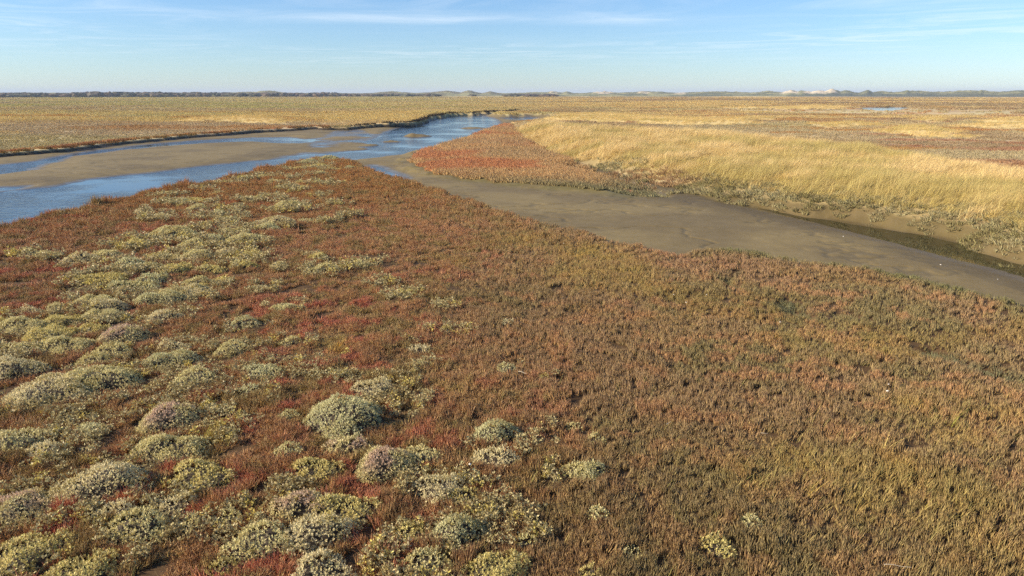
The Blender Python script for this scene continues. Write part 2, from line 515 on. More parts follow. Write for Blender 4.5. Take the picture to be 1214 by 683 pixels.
def mat_water(name, base, rough, wave, wscale, strength, clear=0.0):
    # wind ripples with calmer lanes
    m, t, b, out = material(name)
    b.inputs['Base Color'].default_value = (*base, 1)
    b.inputs['Roughness'].default_value = rough
    b.inputs['IOR'].default_value = 1.33
    b.inputs['Specular IOR Level'].default_value = 0.5
    tc = N(t, 'ShaderNodeTexCoord')
    mp = N(t, 'ShaderNodeMapping')
    mp.inputs['Scale'].default_value = (1.0, 1.0, 1.0)
    mp.inputs['Rotation'].default_value = (0, 0, R(20))
    t.links.new(tc.outputs['Object'], mp.inputs[0])
    a = N(t, 'ShaderNodeTexNoise', i_Scale=wscale, i_Detail=4.0, i_Roughness=0.6, i_Distortion=0.3)
    t.links.new(mp.outputs[0], a.inputs['Vector'])
    big = N(t, 'ShaderNodeTexNoise', i_Scale=0.16, i_Detail=3.0)
    t.links.new(mp.outputs[0], big.inputs['Vector'])
    mr = N(t, 'ShaderNodeMapRange', i_1=0.38, i_2=0.56, i_3=0.08, i_4=1.0)
    t.links.new(big.outputs[0], mr.inputs[0])
    cal = N(t, 'ShaderNodeAttribute', attribute_name='calm')
    st = M(t, 'MULTIPLY', M(t, 'MULTIPLY', mr.outputs[0], strength), M(t, 'SUBTRACT', 1.0, cal.outputs['Fac']))
    bump = N(t, 'ShaderNodeBump', i_Distance=wave)
    t.links.new(st, bump.inputs['Strength'])
    t.links.new(a.outputs[0], bump.inputs['Height'])
    t.links.new(bump.outputs[0], b.inputs['Normal'])
    if clear:
        tr = N(t, 'ShaderNodeBsdfTransparent')
        tr.inputs[0].default_value = (0.75, 0.8, 0.62, 1)
        lw = N(t, 'ShaderNodeLayerWeight', i_Blend=0.25)
        mx = N(t, 'ShaderNodeMixShader')
        mx.inputs[0].default_value = clear
        t.links.new(b.outputs[0], mx.inputs[1])
        t.links.new(tr.outputs[0], mx.inputs[2])
        t.links.new(mx.outputs[0], out.inputs[0])
    return m


# ------------------------------------------------------------------ ground sheet
def polar(a0, a1, na, r0, r1, nr):
    a = np.linspace(a0, a1, na)
    r = np.exp(np.linspace(math.log(r0), math.log(r1), nr))
    RR, AA = np.meshgrid(r, a, indexing='ij')
    return RR * np.sin(AA), RR * np.cos(AA)


def grid_faces(nr, na, wrap=False):
    i = np.arange(nr - 1)[:, None]
    jn = na if wrap else na - 1
    j = np.arange(jn)[None, :]
    j2 = (j + 1) % na
    f = np.stack([i * na + j, i * na + j2, (i + 1) * na + j2, (i + 1) * na + j], -1)
    return f.reshape(-1, 4)


def build_ground():
    ang = np.concatenate([np.linspace(R(-50), R(50), 780), np.linspace(R(50), R(310), 90)[1:-1]])
    r = np.exp(np.concatenate([np.linspace(math.log(1.2), math.log(16), 220)[:-1], np.linspace(math.log(16), math.log(150), 860)[:-1],
                               np.linspace(math.log(150), math.log(9000.0), 260)]))
    RR, AA = np.meshgrid(r, ang, indexing='ij')
    x, y = RR * np.sin(AA), RR * np.cos(AA)
    na = len(ang)
    z, db, dbk, dr, dl, dw = terrain(x.ravel(), y.ravel())
    xx, yy = x.ravel(), y.ravel()
    rr = RR.ravel()
    z = z * sm(6000, 2500, rr)
    c = plain_colour(xx, yy)
    near_soil = sm(62, 50, rr) * (xx * 0 + 1)
    c = mixc_(c, A['soil'], near_soil * (dbk > 0.3))
    c = mixc_(c, lin(150, 132, 84), sm(0.8, -0.8, dbk) * 0.8)
    for p in PATCHES:
        c = mixc_(c, A['gold'], sm(1.0, -1.0, sdf(xx, yy, p) + (fbm(xx, yy, 5, 451) - .5) * 8))
    c = mixc_(c, mixc_(lin(160, 104, 76), lin(150, 116, 78), fbm(xx, yy, 3, 7)), sm(0.5, -1.5, dr))
    mudm = sm(0.25, -0.15, db)
    mudc = mixc_(A['mud'], lin(117, 101, 64), sm(0.4, 0.7, fbm(xx, yy, 4, 77, 5)))
    alg = (0.35 + 0.65 * sm(0.45, 0.62, fbm(xx, yy, 2.5, 83, 4))) * sm(-3.0, -0.3, db) * sm(80, 30, rr)
    mudc = mixc_(mudc, lin(104, 98, 52), alg * 0.85)
    wetm = sm(0.07, 0.0, z - ZW) * mudm
    mudc = mixc_(mudc, lin(96, 86, 66), wetm)
    # exposed bank faces: undercut shade and dark growth put into the mud colour
    face = sm(-1.2, -0.5, db) * sm(5.0, 2.0, dl)
    mudc = mixc_(mudc, lin(54, 46, 32), face)
    mudc = mixc_(mudc, lin(98, 84, 54), sm(5.5, 2.0, seg_dist(xx, yy, FOOT)) * (.75 + .25 * fbm(xx, yy, .8, 97, 4)))
    rill = 1 - np.abs(2 * fbm(xx, yy * 1.4, 5.0, 86, 5, .55) - 1)
    mudc = mixc_(mudc, lin(92, 82, 58), sm(0.95, 0.995, rill) * .45)
    c = mixc_(c, mudc, mudm)
    dp = sdf(xx, yy, W_POND)
    c = mixc_(c, lin(60, 50, 40), sm(2.5, -1, dp + (fbm(xx, yy, 6, 71) - 0.5) * 5))
    co = np.stack([xx, yy, z], -1)
    faces = grid_faces(len(r), na, wrap=True)[:, ::-1]
    me = mesh_np('ground', co, faces, mats=[mat_ground()])
    put(me, 'gcol', 'FLOAT_COLOR', rgba(c))
    put(me, 'wet', 'FLOAT', np.clip(0.45 * mudm + 0.9 * wetm, 0, 1))
    put(me, 'mudmask', 'FLOAT', mudm)
    link(bpy.data.objects.new('ground', me), 'structure')


build_ground()


def water_sheet(name, outline, z, mat, grow, step, calm_d=None, calm_w=1.2):
    x0, y0 = outline.min(0) - grow
    x1, y1 = outline.max(0) + grow
    nx, ny = max(2, int((x1 - x0) / step)), max(2, int((y1 - y0) / step))
    X, Y = np.meshgrid(np.linspace(x0, x1, nx), np.linspace(y0, y1, ny))
    f = grid_faces(ny, nx)
    xx, yy = X.ravel(), Y.ravel()
    d = sdf(xx, yy, outline)
    keep = (d < grow)[f].all(1)
    f = f[keep]
    used = np.unique(f)
    idx = np.full(len(xx), -1)
    idx[used] = np.arange(len(used))
    co = np.stack([xx, yy, np.full(xx.shape, z)], -1)[used]
    me = mesh_np(name, co, idx[f], mats=[mat])
    put(me, 'calm', 'FLOAT', (sm(-calm_w, 0.3, d) * 0.85)[used])
    return link(bpy.data.objects.new(name, me), 'structure')


left_w = poly([(-700, 240), (-150, 200), (0, 184), (146, 169), (300, 157), (390, 150), (490, 146), (515, 138), (580, 133.5), (600, 136), (650, 138), (650, 144),
               (600, 150), (560, 164), (480, 186), (486, 215), (440, 210), (400, 200), (300, 215), (120, 250), (0, 280), (-150, 320), (-700, 480)], ZW)
water_sheet('creek_water', left_w, ZW, mat_water('rippled_creek_water', (0.010, 0.022, 0.034), 0.09, 0.10, 2.4, 0.85), 0.5, 0.8)
bx = W_MAIN
water_sheet('channel_water', W_CH, ZW, mat_water('still_channel_water', (0.045, 0.042, 0.02), 0.03, 0.01, 2.0, 0.12, 0.35), 1.6, 0.4)
water_sheet('pond_water', W_POND, -0.08, mat_water('pond_water', (0.012, 0.028, 0.045), 0.06, 0.05, 2.0, 0.6), 6.0, 2.0)


# ------------------------------------------------------------------ dunes and the far shore
def build_dunes():
    # skyline heights in metres along the horizon: (pixel, height, half width in pixels, distance)
    base = [(-400, 7, 200), (150, 2.5, 300), (318, 6.5, 22), (300, 3.5, 60), (465, 4.5, 28), (530, 6.0, 18), (556, 6.8, 11), (515, 3.0, 40), (582, 4.8, 10), (640, 3.5, 40), (655, 5.0, 12),
            (672, 4.0, 8), (715, 4.6, 26), (762, 5.4, 16), (770, 4.6, 40), (850, 4.8, 60), (910, 5.0, 30), (938, 7.0, 12), (952, 5.5, 18), (972, 6.0, 18), (986, 8.2, 14), (1003, 6, 14), (1028, 7.5, 9), (1045, 5.5, 20), (1085, 6.3, 40), (1076, 7.0, 9), (1150, 6.2, 50), (1163, 6.6, 8), (1210, 6.2, 40), (1260, 7, 40), (1350, 9, 60), (1500, 9, 100)]
    sand = [(655, 12, .5), (716, 16, .8), (762, 12, .55), (805, 12, .7), (935, 14, .8), (968, 16, 1.1), (985, 8, .9), (880, 22, .35), (470, 14, .12), (590, 6, .2)]
    nr, na = 150, 1500
    a = np.linspace(R(-47), R(47), na)
    r = np.linspace(1050, 1900, nr)
    RR, AA = np.meshgrid(r, a, indexing='ij')
    x, y = RR * np.sin(AA), RR * np.cos(AA)
    px = 607 + F / CP * np.tan(AA)
    h = np.zeros(x.shape)
    for c, hh, w in base:
        h = np.maximum(h, hh * np.exp(-np.abs((px - c) / w) ** 1.4))
    rdg = 1 - np.abs(2 * fbm(x, y, 17, 203, 5, .6) - 1)
    h = h * (0.25 + 0.75 * fbm(x, y, 22, 201, 6, .65) + 0.45 * rdg ** 2) + 2.7 + 0.9 * rdg
    h += 3.4 * (fbm(x, y, 30, 211, 5, .6) - 0.5)
    rise = sm(1060, 1230, RR + (fbm(x, y, 120, 221) - .5) * 110)
    h2 = h * (0.35 * sm(1055, 1120, RR) + 0.65 * rise)
    h2 = h2 * (1.0 - 0.35 * sm(1500, 1900, RR))
    ridge = 1 - np.abs(2 * fbm(x, y, 60, 231, 4) - 1)
    h2 *= 0.50 + 0.38 * ridge
    sm_ = np.zeros(x.shape)
    for c, w, k in sand:
        sm_ = np.maximum(sm_, k * np.exp(-((px - c) / w) ** 2))
    sm_ = sm(0.42, 0.62, sm_ * (0.1 + 1.7 * fbm(x * .5, y, 9, 241, 4)) + 0.0) * sm(.25, .6, rise)
    veg = mixc_(lin(150, 146, 100), lin(104, 106, 74), sm(0.4, 0.6, fbm(x, y, 30, 251, 4)))
    low = sm(0.75, 0.2, rise) * sm(940, 1000, px)
    veg = mixc_(veg, lin(84, 88, 70), low * 0.9)  # lower slopes on the right toned darker
    lw = sm(660, 560, px)
    veg = mixc_(veg, lin(112, 104, 72), lw * sm(.35, .6, fbm(x, y, 40, 255, 3)))
    c = mixc_(veg, lin(212, 196, 164), sm_)
    co = np.stack([x.ravel(), y.ravel(), h2.ravel() - 0.3], -1)
    me = mesh_np('dunes', co, grid_faces(nr, na)[:, ::-1])
    m, t, b, out = material('dune_sand_and_marram')
    at = N(t, 'ShaderNodeAttribute', attribute_name='gcol')
    tc = N(t, 'ShaderNodeTexCoord')
    nz = N(t, 'ShaderNodeTexNoise', i_Scale=0.25, i_Detail=6.0, i_Roughness=0.7)
    t.links.new(tc.outputs['Object'], nz.inputs['Vector'])
    cm = N(t, 'ShaderNodeVectorMath', operation='SCALE')
    t.links.new(at.outputs['Color'], cm.inputs[0])
    t.links.new(M(t, 'MULTIPLY_ADD', nz.outputs[0], 0.9, 0.5), cm.inputs['Scale'])
    t.links.new(cm.outputs[0], b.inputs['Base Color'])
    b.inputs['Roughness'].default_value = 0.9
    bump = N(t, 'ShaderNodeBump', i_Strength=1.0, i_Distance=1.2)
    t.links.new(nz.outputs[0], bump.inputs['Height'])
    t.links.new(bump.outputs[0], b.inputs['Normal'])
    me.materials.append(m)
    put(me, 'gcol', 'FLOAT_COLOR', rgba(c.reshape(-1, 3)))
    link(bpy.data.objects.new('dunes', me), 'structure')


build_dunes()


# ------------------------------------------------------------------ scattering: prototypes and their points in one object
def gn_tree(nproto):
    g = bpy.data.node_groups.new('scatter_%d' % nproto, 'GeometryNodeTree')
    g.interface.new_socket('Geometry', in_out='INPUT', socket_type='NodeSocketGeometry')
    g.interface.new_socket('Geometry', in_out='OUTPUT', socket_type='NodeSocketGeometry')
    gi, go = g.nodes.new('NodeGroupInput'), g.nodes.new('NodeGroupOutput')

    def named(nm, typ):
        n = g.nodes.new('GeometryNodeInputNamedAttribute')
        n.data_type = typ
        n.inputs['Name'].default_value = nm
        return n.outputs['Attribute']

    pid = named('pid', 'INT')

    def sel(k):
        c = g.nodes.new('FunctionNodeCompare')
        c.data_type = 'INT'
        c.operation = 'EQUAL'
        g.links.new(pid, c.inputs[2])
        c.inputs[3].default_value = k
        s = g.nodes.new('GeometryNodeSeparateGeometry')
        s.domain = 'POINT'
        g.links.new(gi.outputs[0], s.inputs[0])
        g.links.new(c.outputs[0], s.inputs[1])
        return s.outputs[0]

    pts = sel(0)
    j = g.nodes.new('GeometryNodeJoinGeometry')
    for k in range(1, nproto + 1):
        gti = g.nodes.new('GeometryNodeGeometryToInstance')
        g.links.new(sel(k), gti.inputs[0])
        g.links.new(gti.outputs[0], j.inputs[0])
    inst = g.nodes.new('GeometryNodeInstanceOnPoints')
    g.links.new(pts, inst.inputs['Points'])
    g.links.new(j.outputs[0], inst.inputs['Instance'])
    inst.inputs['Pick Instance'].default_value = True
    g.links.new(named('pick', 'INT'), inst.inputs['Instance Index'])
    er = g.nodes.new('FunctionNodeEulerToRotation')
    g.links.new(named('rot', 'FLOAT_VECTOR'), er.inputs[0])
    g.links.new(er.outputs[0], inst.inputs['Rotation'])
    g.links.new(named('scl', 'FLOAT_VECTOR'), inst.inputs['Scale'])
    g.links.new(inst.outputs[0], go.inputs[0])
    return g


_trees = {}


def scatter(name, protos, pos, rot, scl, col, mat, label, cat=None):
    """protos: list of (co, faces(k corners), along, vary)"""
    co, fc, pid, al, va = [], [], [], [], []
    o = 0
    for k, (c, f, a, v) in enumerate(protos):
        co.append(c); fc.append(f + o); pid.append(np.full(len(c), k + 1)); al.append(a); va.append(v)
        o += len(c)
    n = len(pos)
    me = mesh_np(name, np.concatenate(co + [pos]), np.concatenate(fc), mats=[mat], smooth=True)
    z1 = lambda a: np.concatenate([a, np.zeros(n)])
    zz = lambda a: np.concatenate([np.zeros((o, a.shape[1])), a])
    put(me, 'pid', 'INT', z1(np.concatenate(pid)))
    put(me, 'along', 'FLOAT', z1(np.concatenate(al)))
    put(me, 'vary', 'FLOAT', z1(np.concatenate(va)))
    put(me, 'pick', 'INT', np.concatenate([np.zeros(o), rng.integers(0, len(protos), n)]))
    put(me, 'rot', 'FLOAT_VECTOR', zz(rot))
    put(me, 'scl', 'FLOAT_VECTOR', zz(scl))
    put(me, 'icol', 'FLOAT_COLOR', np.concatenate([np.zeros((o, 4)), rgba(np.clip(col, 0, 1))]))
    ob = bpy.data.objects.new(name, me)
    k = len(protos)
    if k not in _trees:
        _trees[k] = gn_tree(k)
    md = ob.modifiers.new('scatter', 'NODES')
    md.node_group = _trees[k]
    link(ob, 'stuff', label, cat)
    return ob


def fingers(n, rad, h0, h1, thick, spread, seed, sides=3, segs=2, curve=0.3, lean=(0, 0)):
    """a tuft of n tapered upright fleshy shoots"""
    g = np.random.default_rng(seed)
    co, fc, al, va = [], [], [], []
    o = 0
    for i in range(n):
        a = g.uniform(0, 2 * np.pi)
        q = rad * math.sqrt(g.uniform(0, 1))
        bx, by = q * math.cos(a), q * math.sin(a)
        h = g.uniform(h0, h1)
        dx = spread * bx / max(rad, 1e-3) + g.normal(0, spread * 0.35) + lean[0]
        dy = spread * by / max(rad, 1e-3) + g.normal(0, spread * 0.35) + lean[1]
        v = g.uniform(0, 1)
        ph = g.uniform(0, 6.28)
        for s in range(segs + 1):
            t = s / segs
            w = thick * (0.75 + 0.5 * math.sin(math.pi * min(t * 1.2, 1))) * (1 - 0.75 * t ** 3) * g.uniform(.85, 1.15)
            cx = bx + dx * h * (t + curve * t * t)
            cy = by + dy * h * (t + curve * t * t)
            for k in range(sides):
                aa = ph + 2 * math.pi * k / sides
                co.append((cx + w * math.cos(aa), cy + w * math.sin(aa), h * t - 0.01))
                al.append(t); va.append(v)
        for s in range(segs):
            for k in range(sides):
                k2 = (k + 1) % sides
                fc.append((o + s * sides + k, o + s * sides + k2, o + (s + 1) * sides + k2, o + (s + 1) * sides + k))
        o += sides * (segs + 1)
    return np.array(co), np.array(fc, np.int64), np.array(al), np.array(va)


def blades(n, rad, h0, h1, width, lean, seed, segs=3, jitter=0.25, flop=0.5):
    """a tuft of n thin grass blades bending the way the wind blows (+x)"""
    g = np.random.default_rng(seed)
    co, fc, al, va = [], [], [], []
    o = 0
    for i in range(n):
        a = g.uniform(0, 2 * np.pi)
        q = rad * math.sqrt(g.uniform(0, 1))
        bx, by = q * math.cos(a), q * math.sin(a)
        h = g.uniform(h0, h1)
        lx_, ly_ = lean + g.normal(0, jitter), g.normal(0, jitter)
        f = g.uniform(0, math.pi)
        wx, wy = math.cos(f) * width, math.sin(f) * width
        v = g.uniform(0, 1)
        for s in range(segs + 1):
            t = s / segs
            k = t * 0.5 + flop * t * t
            w = (1 - t * 0.85) * g.uniform(0.9, 1.1)
            zz = h * (t - 0.18 * flop * t * t)
            co.append((bx + lx_ * h * k - wx * w, by + ly_ * h * k - wy * w, zz))
            co.append((bx + lx_ * h * k + wx * w, by + ly_ * h * k + wy * w, zz))
            al += [t, t]; va += [v, v]
        for s in range(segs):
            fc.append((o + 2 * s, o + 2 * s + 1, o + 2 * s + 3, o + 2 * s + 2))
        o += 2 * (segs + 1)
    return np.array(co), np.array(fc, np.int64), np.array(al), np.array(va)


def sample(n, r0, r1, power=2.0, a0=-44, a1=44):
    """points whose density falls as 1/r**power"""
    u = rng.uniform(0, 1, n)
    k = 2.0 - power
    if abs(k) < 1e-6:
        r = r0 * (r1 / r0) ** u
    else:
        r = (r0 ** k + u * (r1 ** k - r0 ** k)) ** (1 / k)
    a = rng.uniform(R(a0), R(a1), n)
    return r * np.sin(a), r * np.cos(a), r


def rots(n, lx_=0.0, ly_=0.0, jit=0.12):
    """tilt so that the tops lean by (lx,ly), then a random spin is left to the prototypes' own variety"""
    return np.stack([-ly_ + rng.normal(0, jit, n), lx_ + rng.normal(0, jit, n), rng.uniform(-0.5, 0.5, n)], -1)


# purslane cushions, measured off the photograph: (pixel x, pixel y, width in pixels)
def zl(ox, oy, k, items):
    return [(ox + a / k, oy + b / k, w / k) for a, b, w in items]


BUSH_PX = (
    zl(160, 170, 3.413, [(130, 205, 80), (275, 187, 45), (335, 200, 55), (365, 150, 80), (455, 130, 80), (530, 125, 70), (575, 150, 60), (500, 222, 110), (590, 180, 60), (640, 190, 50),
                         (625, 130, 50), (680, 178, 45), (590, 238, 50), (620, 260, 140), (690, 150, 40), (745, 115, 60), (740, 155, 80), (750, 210, 45), (800, 95, 70), (790, 55, 90),
                         (700, 68, 90), (650, 92, 70), (740, 84, 80), (870, 90, 40), (805, 168, 30), (830, 245, 40), (840, 288, 40), (760, 310, 80), (690, 308, 60), (560, 318, 130),
                         (545, 345, 90), (395, 305, 70), (345, 278, 60), (400, 262, 40), (455, 262, 30), (250, 262, 80), (180, 240, 100), (262, 230, 90), (120, 300, 90), (275, 300, 50),
                         (20, 280, 50), (370, 335, 80), (410, 355, 80), (150, 372, 180), (230, 410, 100), (330, 385, 90), (450, 392, 150), (290, 448, 70), (90, 455, 90), (200, 465, 90),
                         (460, 457, 80), (455, 492, 80), (580, 490, 70), (740, 460, 80), (750, 507, 100), (510, 577, 70), (605, 655, 90), (910, 487, 60), (70, 545, 110), (150, 600, 110),
                         (250, 575, 90), (350, 548, 70), (300, 505, 90)])
    + zl(0, 260, 3.106, [(110, 125, 50), (500, 92, 100), (180, 135, 70), (300, 150, 110), (390, 130, 90), (850, 45, 60), (980, 30, 90), (720, 130, 100), (600, 135, 80), (830, 120, 70),
                         (940, 132, 70), (880, 165, 60), (650, 182, 110), (560, 172, 80), (480, 172, 120), (800, 182, 60), (380, 217, 140), (970, 245, 50), (1030, 167, 50), (540, 240, 90),
                         (450, 238, 100), (720, 225, 80), (690, 262, 150), (600, 285, 140), (350, 292, 130), (395, 312, 110), (375, 342, 130), (200, 312, 60), (110, 327, 60), (600, 350, 110),
                         (1050, 318, 80), (900, 370, 90), (225, 362, 120), (90, 385, 150), (345, 392, 90), (190, 415, 150), (450, 418, 165), (250, 458, 140), (70, 462, 80), (410, 475, 120),
                         (345, 505, 100), (640, 460, 80), (640, 505, 130), (50, 545, 140), (850, 468, 100), (710, 580, 130), (975, 552, 130), (190, 625, 230), (370, 585, 210), (920, 625, 70),
                         (1070, 438, 60)])
    + zl(0, 463, 3.106, [(70, 180, 150), (160, 215, 90), (335, 135, 80), (625, 95, 190), (560, 180, 90), (640, 205, 180), (740, 300, 180), (1060, 85, 60), (1060, 215, 80), (370, 345, 210),
                         (430, 430, 100), (70, 425, 190), (500, 495, 180), (630, 410, 110), (110, 585, 190), (290, 665, 200), (950, 555, 190), (840, 460, 90), (700, 480, 80), (820, 640, 90)])
    + zl(340, 463, 3.106, [(210, 100, 260), (225, 195, 130), (360, 265, 200), (110, 280, 150), (70, 420, 180), (210, 430, 200), (100, 520, 200), (490, 232, 160), (560, 350, 200), (650, 385, 120),
                           (770, 150, 180), (760, 240, 150), (630, 510, 200), (520, 620, 170), (450, 515, 120), (130, 660, 200), (780, 655, 240), (1060, 115, 60), (1080, 290, 130), (880, 545, 80)])
    + zl(680, 463, 3.104, [(60, 290, 120), (85, 168, 60), (95, 445, 90), (660, 470, 80), (530, 555, 120), (210, 585, 80), (60, 655, 70)])
    + zl(400, 250, 3.106, [(40, 15, 40), (85, 192, 60), (160, 257, 50), (250, 300, 80), (395, 342, 30), (130, 172, 30), (630, 403, 40), (400, 432, 50), (305, 498, 80), (300, 558, 50), (620, 575, 80),
                           (760, 603, 50), (130, 645, 140)]))
BUSHES = []
for bxp, byp, bw in BUSH_PX:
    wx_, wy_ = P(bxp, byp, 0.12)
    rr = math.hypot(wx_, wy_)
    slant = math.hypot(rr, EYE)
    wm = bw / F * slant * (1.18 if byp < 400 else (1.12 if bxp > 470 else 1.32))
    BUSHES.append((wx_, wy_, wm))
BARR = np.array(BUSHES)


def bush_cover(x, y):
    """1 under the cushions"""
    c = np.zeros(x.shape)
    for bx_, by_, w in BUSHES:
        rx, ry = w * 0.44, w * 0.36
        m = (np.abs(x - bx_) < w) & (np.abs(y - by_) < w)
        if m.any():
            dd = ((x[m] - bx_) / rx) ** 2 + ((y[m] - by_) / ry) ** 2
            c[m] = np.maximum(c[m], (dd < 1))
    return c


GRASS_SPOTS = [(700, 300, 55, .9), (745, 315, 40, .7), (760, 335, 50, .5), (620, 285, 40, .5), (690, 325, 60, .6), (1000, 400, 60, .35), (935, 400, 40, .5), (950, 545, 70, .5), (1060, 560, 80, .6), (900, 560, 40, .6),
               (1150, 600, 70, .4), (1120, 500, 50, .5), (1090, 480, 40, .5), (250, 520, 26, .8), (400, 408, 18, .9), (395, 400, 30, .3), (1020, 580, 50, .6), (110, 600, 30, .3), (860, 330, 30, .4), (545, 310, 20, .5),
               (500, 450, 60, .2), (460, 470, 50, .2), (300, 400, 60, .12), (560, 460, 40, .3), (620, 320, 50, .2), (800, 380, 80, .18), (1170, 480, 60, .35)]


# 1. glasswort and sea-blite carpet near the camera
def build_carpet():
    x, y, r = sample(262000, 4.8, 66, 1.2, -54, 54)
    z, db, dbk, dr, dl, dw = terrain(x, y)
    x2, y2 = x, y
    ny = np.interp(x, NEAR_EDGE[:, 0][np.argsort(NEAR_EDGE[:, 0])], NEAR_EDGE[:, 1][np.argsort(NEAR_EDGE[:, 0])])
    ex_, _ey = PX(x, y, -.4)
    stray = (ex_ > 770) & (ex_ < 1000) & (db > -1.8) & (fbm(x, y, .5, 741, 2) > .55) & (rng.uniform(0, 1, len(x)) < .5)
    keep = ((db > 0.0) | stray | ((db > -.35) & (fbm(x, y, .7, 743, 2) > .55))) & (y < 68) & (dbk > 6) & ((seg_dist(x, y, LEFT_BANK) > 8) & (sdf(x, y, RED) > 3))
    # on this side of the creek only
    bx0, by0 = NEAR_EDGE[:, 0], NEAR_EDGE[:, 1]
    side = np.zeros(x.shape, bool)
    own = np.vstack([NEAR_EDGE, [[200, -50], [-200, -50]]])
    side = sdf(x, y, own) < 2.2
    keep &= side
    keep &= bush_cover(x, y) < 0.5
    gaps = fbm(x, y, 0.55, 301, 3)
    gx_, _gy = PX(x, y, 0.1)
    keep &= gaps > 0.22 + 0.10 * sm(620, 420, gx_)
    x, y, z, r, db = x[keep], y[keep], z[keep], r[keep], db[keep]
    n = len(x)
    px, py = PX(x, y, 0.1)
    wv = (fbm(x, y, 3.0, 311, 3) - .5)
    # left = bushy rust-red sea-blite, right = upright pinkish olive glasswort
    rt = sm(420, 760, px + (py - 300) * 0.25 + wv * 260)
    hz = fbm(x, y, 0.6, 321, 3)
    n3 = fbm(x, y, 2.2, 331, 4)
    n4 = fbm(x, y, 0.45, 341, 2)
    redc = mixc_(lin(208, 150, 112), lin(194, 152, 102), n3)
    redc = mixc_(redc, lin(212, 130, 104), sm(0.5, 0.7, n4) * sm(.4, .6, fbm(x, y, 4, 351)))
    redc = mixc_(redc, lin(194, 136, 76), sm(26, 42, r) * 0.8)
    redc = mixc_(redc, lin(172, 150, 96), sm(0.50, 0.66, fbm(x, y, 0.35, 361, 3)) * 0.75)
    rgc = mixc_(lin(184, 150, 112), lin(164, 146, 102), sm(.35, .65, n3))
    rgc = mixc_(rgc, lin(208, 156, 114), sm(0.5, 0.72, n4) * 0.8)
    rgc = mixc_(rgc, lin(176, 146, 84), sm(.52, .66, fbm(x, y, 2.8, 371)) * 0.5)
    dark = sm(430, 600, py) * sm(300, 600, px)
    rgc = mixc_(rgc, lin(156, 134, 92), dark * 0.5)
    topr = sm(360, 300, py) * sm(620, 700, px)
    rgc = mixc_(rgc, lin(200, 152, 118), topr * 0.45)
    edge = sm(0.9, 0.0, db + wv * 1.4) * sm(800, 860, px)
    rgc = mixc_(rgc, lin(140, 136, 92), edge)
    col = redc * (1 - rt[:, None]) + rgc * rt[:, None]
    gold = np.zeros(n)
    for gx, gy, gw, gd in GRASS_SPOTS:
        cx, cy = P(gx, gy, 0.1)
        wm = gw / F * math.hypot(math.hypot(cx, cy), EYE)
        gold = np.maximum(gold, gd * np.exp(-((x - cx) / (wm * .8)) ** 2 - ((y - cy) / (wm * 1.0)) ** 2))
    col = mixc_(col, lin(204, 172, 96), np.clip(gold * 1.3 * fbm(x, y, .5, 731, 2) * 1.2, 0, .8))
    ru = run_mask(x, y)
    col = mixc_(col, lin(130, 132, 100), ru)
    far = sm(16, 45, r)
    s = (0.74 + 0.75 * far) * rng.uniform(0.75, 1.25, n)
    hs = (0.72 + 0.60 * hz + (1 - rt) * 1.3 * (fbm(x, y, 0.38, 325, 2) - .5)) * (0.9 + 0.25 * ru) * (1.25 - 0.3 * rt)
    edge_hi = 1 + 0.9 * sm(1.4, 0.0, db) * sm(420, 250, px) * sm(.45, .6, fbm(x, y, 1.2, 381, 2))
    hs = hs * edge_hi
    sc = np.stack([s * (1.25 - .25 * rt), s * (1.25 - .25 * rt), s * hs], -1)
    lean = 0.10 + 0.35 * (fbm(x, y, 1.1, 391, 2) - 0.3)
    ro = np.stack([rng.normal(0, 0.16, n), lean + rng.normal(0, 0.14, n), rng.uniform(-3.1, 3.1, n)], -1)
    pos = np.stack([x, y, z + (hz - .5) * 0.08], -1)
    basec = lin(140, 122, 70)
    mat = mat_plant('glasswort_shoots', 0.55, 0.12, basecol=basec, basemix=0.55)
    up_ = rng.uniform(0, 1, n) < rt
    tall = [fingers(9, 0.045, 0.10, 0.19, 0.0058, 0.16, 40 + k, curve=.2) for k in range(5)]
    bushy = [fingers(24, 0.06, 0.05, 0.125, 0.0052, 0.55, 60 + k, curve=.4) for k in range(5)]
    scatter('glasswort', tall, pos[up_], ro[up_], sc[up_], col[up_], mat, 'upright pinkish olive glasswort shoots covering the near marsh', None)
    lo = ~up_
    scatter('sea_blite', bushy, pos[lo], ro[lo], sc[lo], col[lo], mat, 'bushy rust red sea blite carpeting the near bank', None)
    print('carpet', n)


build_carpet()


# 2. low growth between the tufts, seen as thin yellow-green grass in the carpet



def build_near_grass():
    xs, ys, ss, cs = [], [], [], []
    for px, py, w, d in GRASS_SPOTS:
        cx, cy = P(px, py, 0.1)
        sl = math.hypot(math.hypot(cx, cy), EYE)
        wm = w / F * sl
        n = int(d * 80 * max(wm, .3) ** 2 * 1.2) + 4
        xs.append(rng.normal(cx, wm * .55, n)); ys.append(rng.normal(cy, wm * .7, n))
    ux, uy, _ = sample(1600, 5.5, 30, 1.2)
    xs.append(ux); ys.append(uy)
    x, y = np.concatenate(xs), np.concatenate(ys)
    z, db, dbk, dr, dl, dw = terrain(x, y)
    own = np.vstack([NEAR_EDGE, [[200, -50], [-200, -50]]])
    k = (sdf(x, y, own) < -0.3) & (db > .4) & (bush_cover(x, y) < .5)
    x, y, z = x[k], y[k], z[k]
    n = len(x)
    col = mixc_(lin(196, 168, 104), lin(168, 158, 92), rng.uniform(0, 1, n) ** 1.3)
    s = rng.uniform(.7, 1.25, n)
    pr = [blades(6, 0.05, 0.12, 0.25, 0.0022, 0.2, 80 + k, flop=.5, jitter=.18) for k in range(5)]
    scatter('marsh_grass', pr, np.stack([x, y, z], -1), rots(n, .12, 0, .1), np.stack([s, s, s], -1), col,
            mat_plant('thin_marsh_grass', 0.6, 0.3), 'thin yellow green grass blades rising through the red carpet')


build_near_grass()


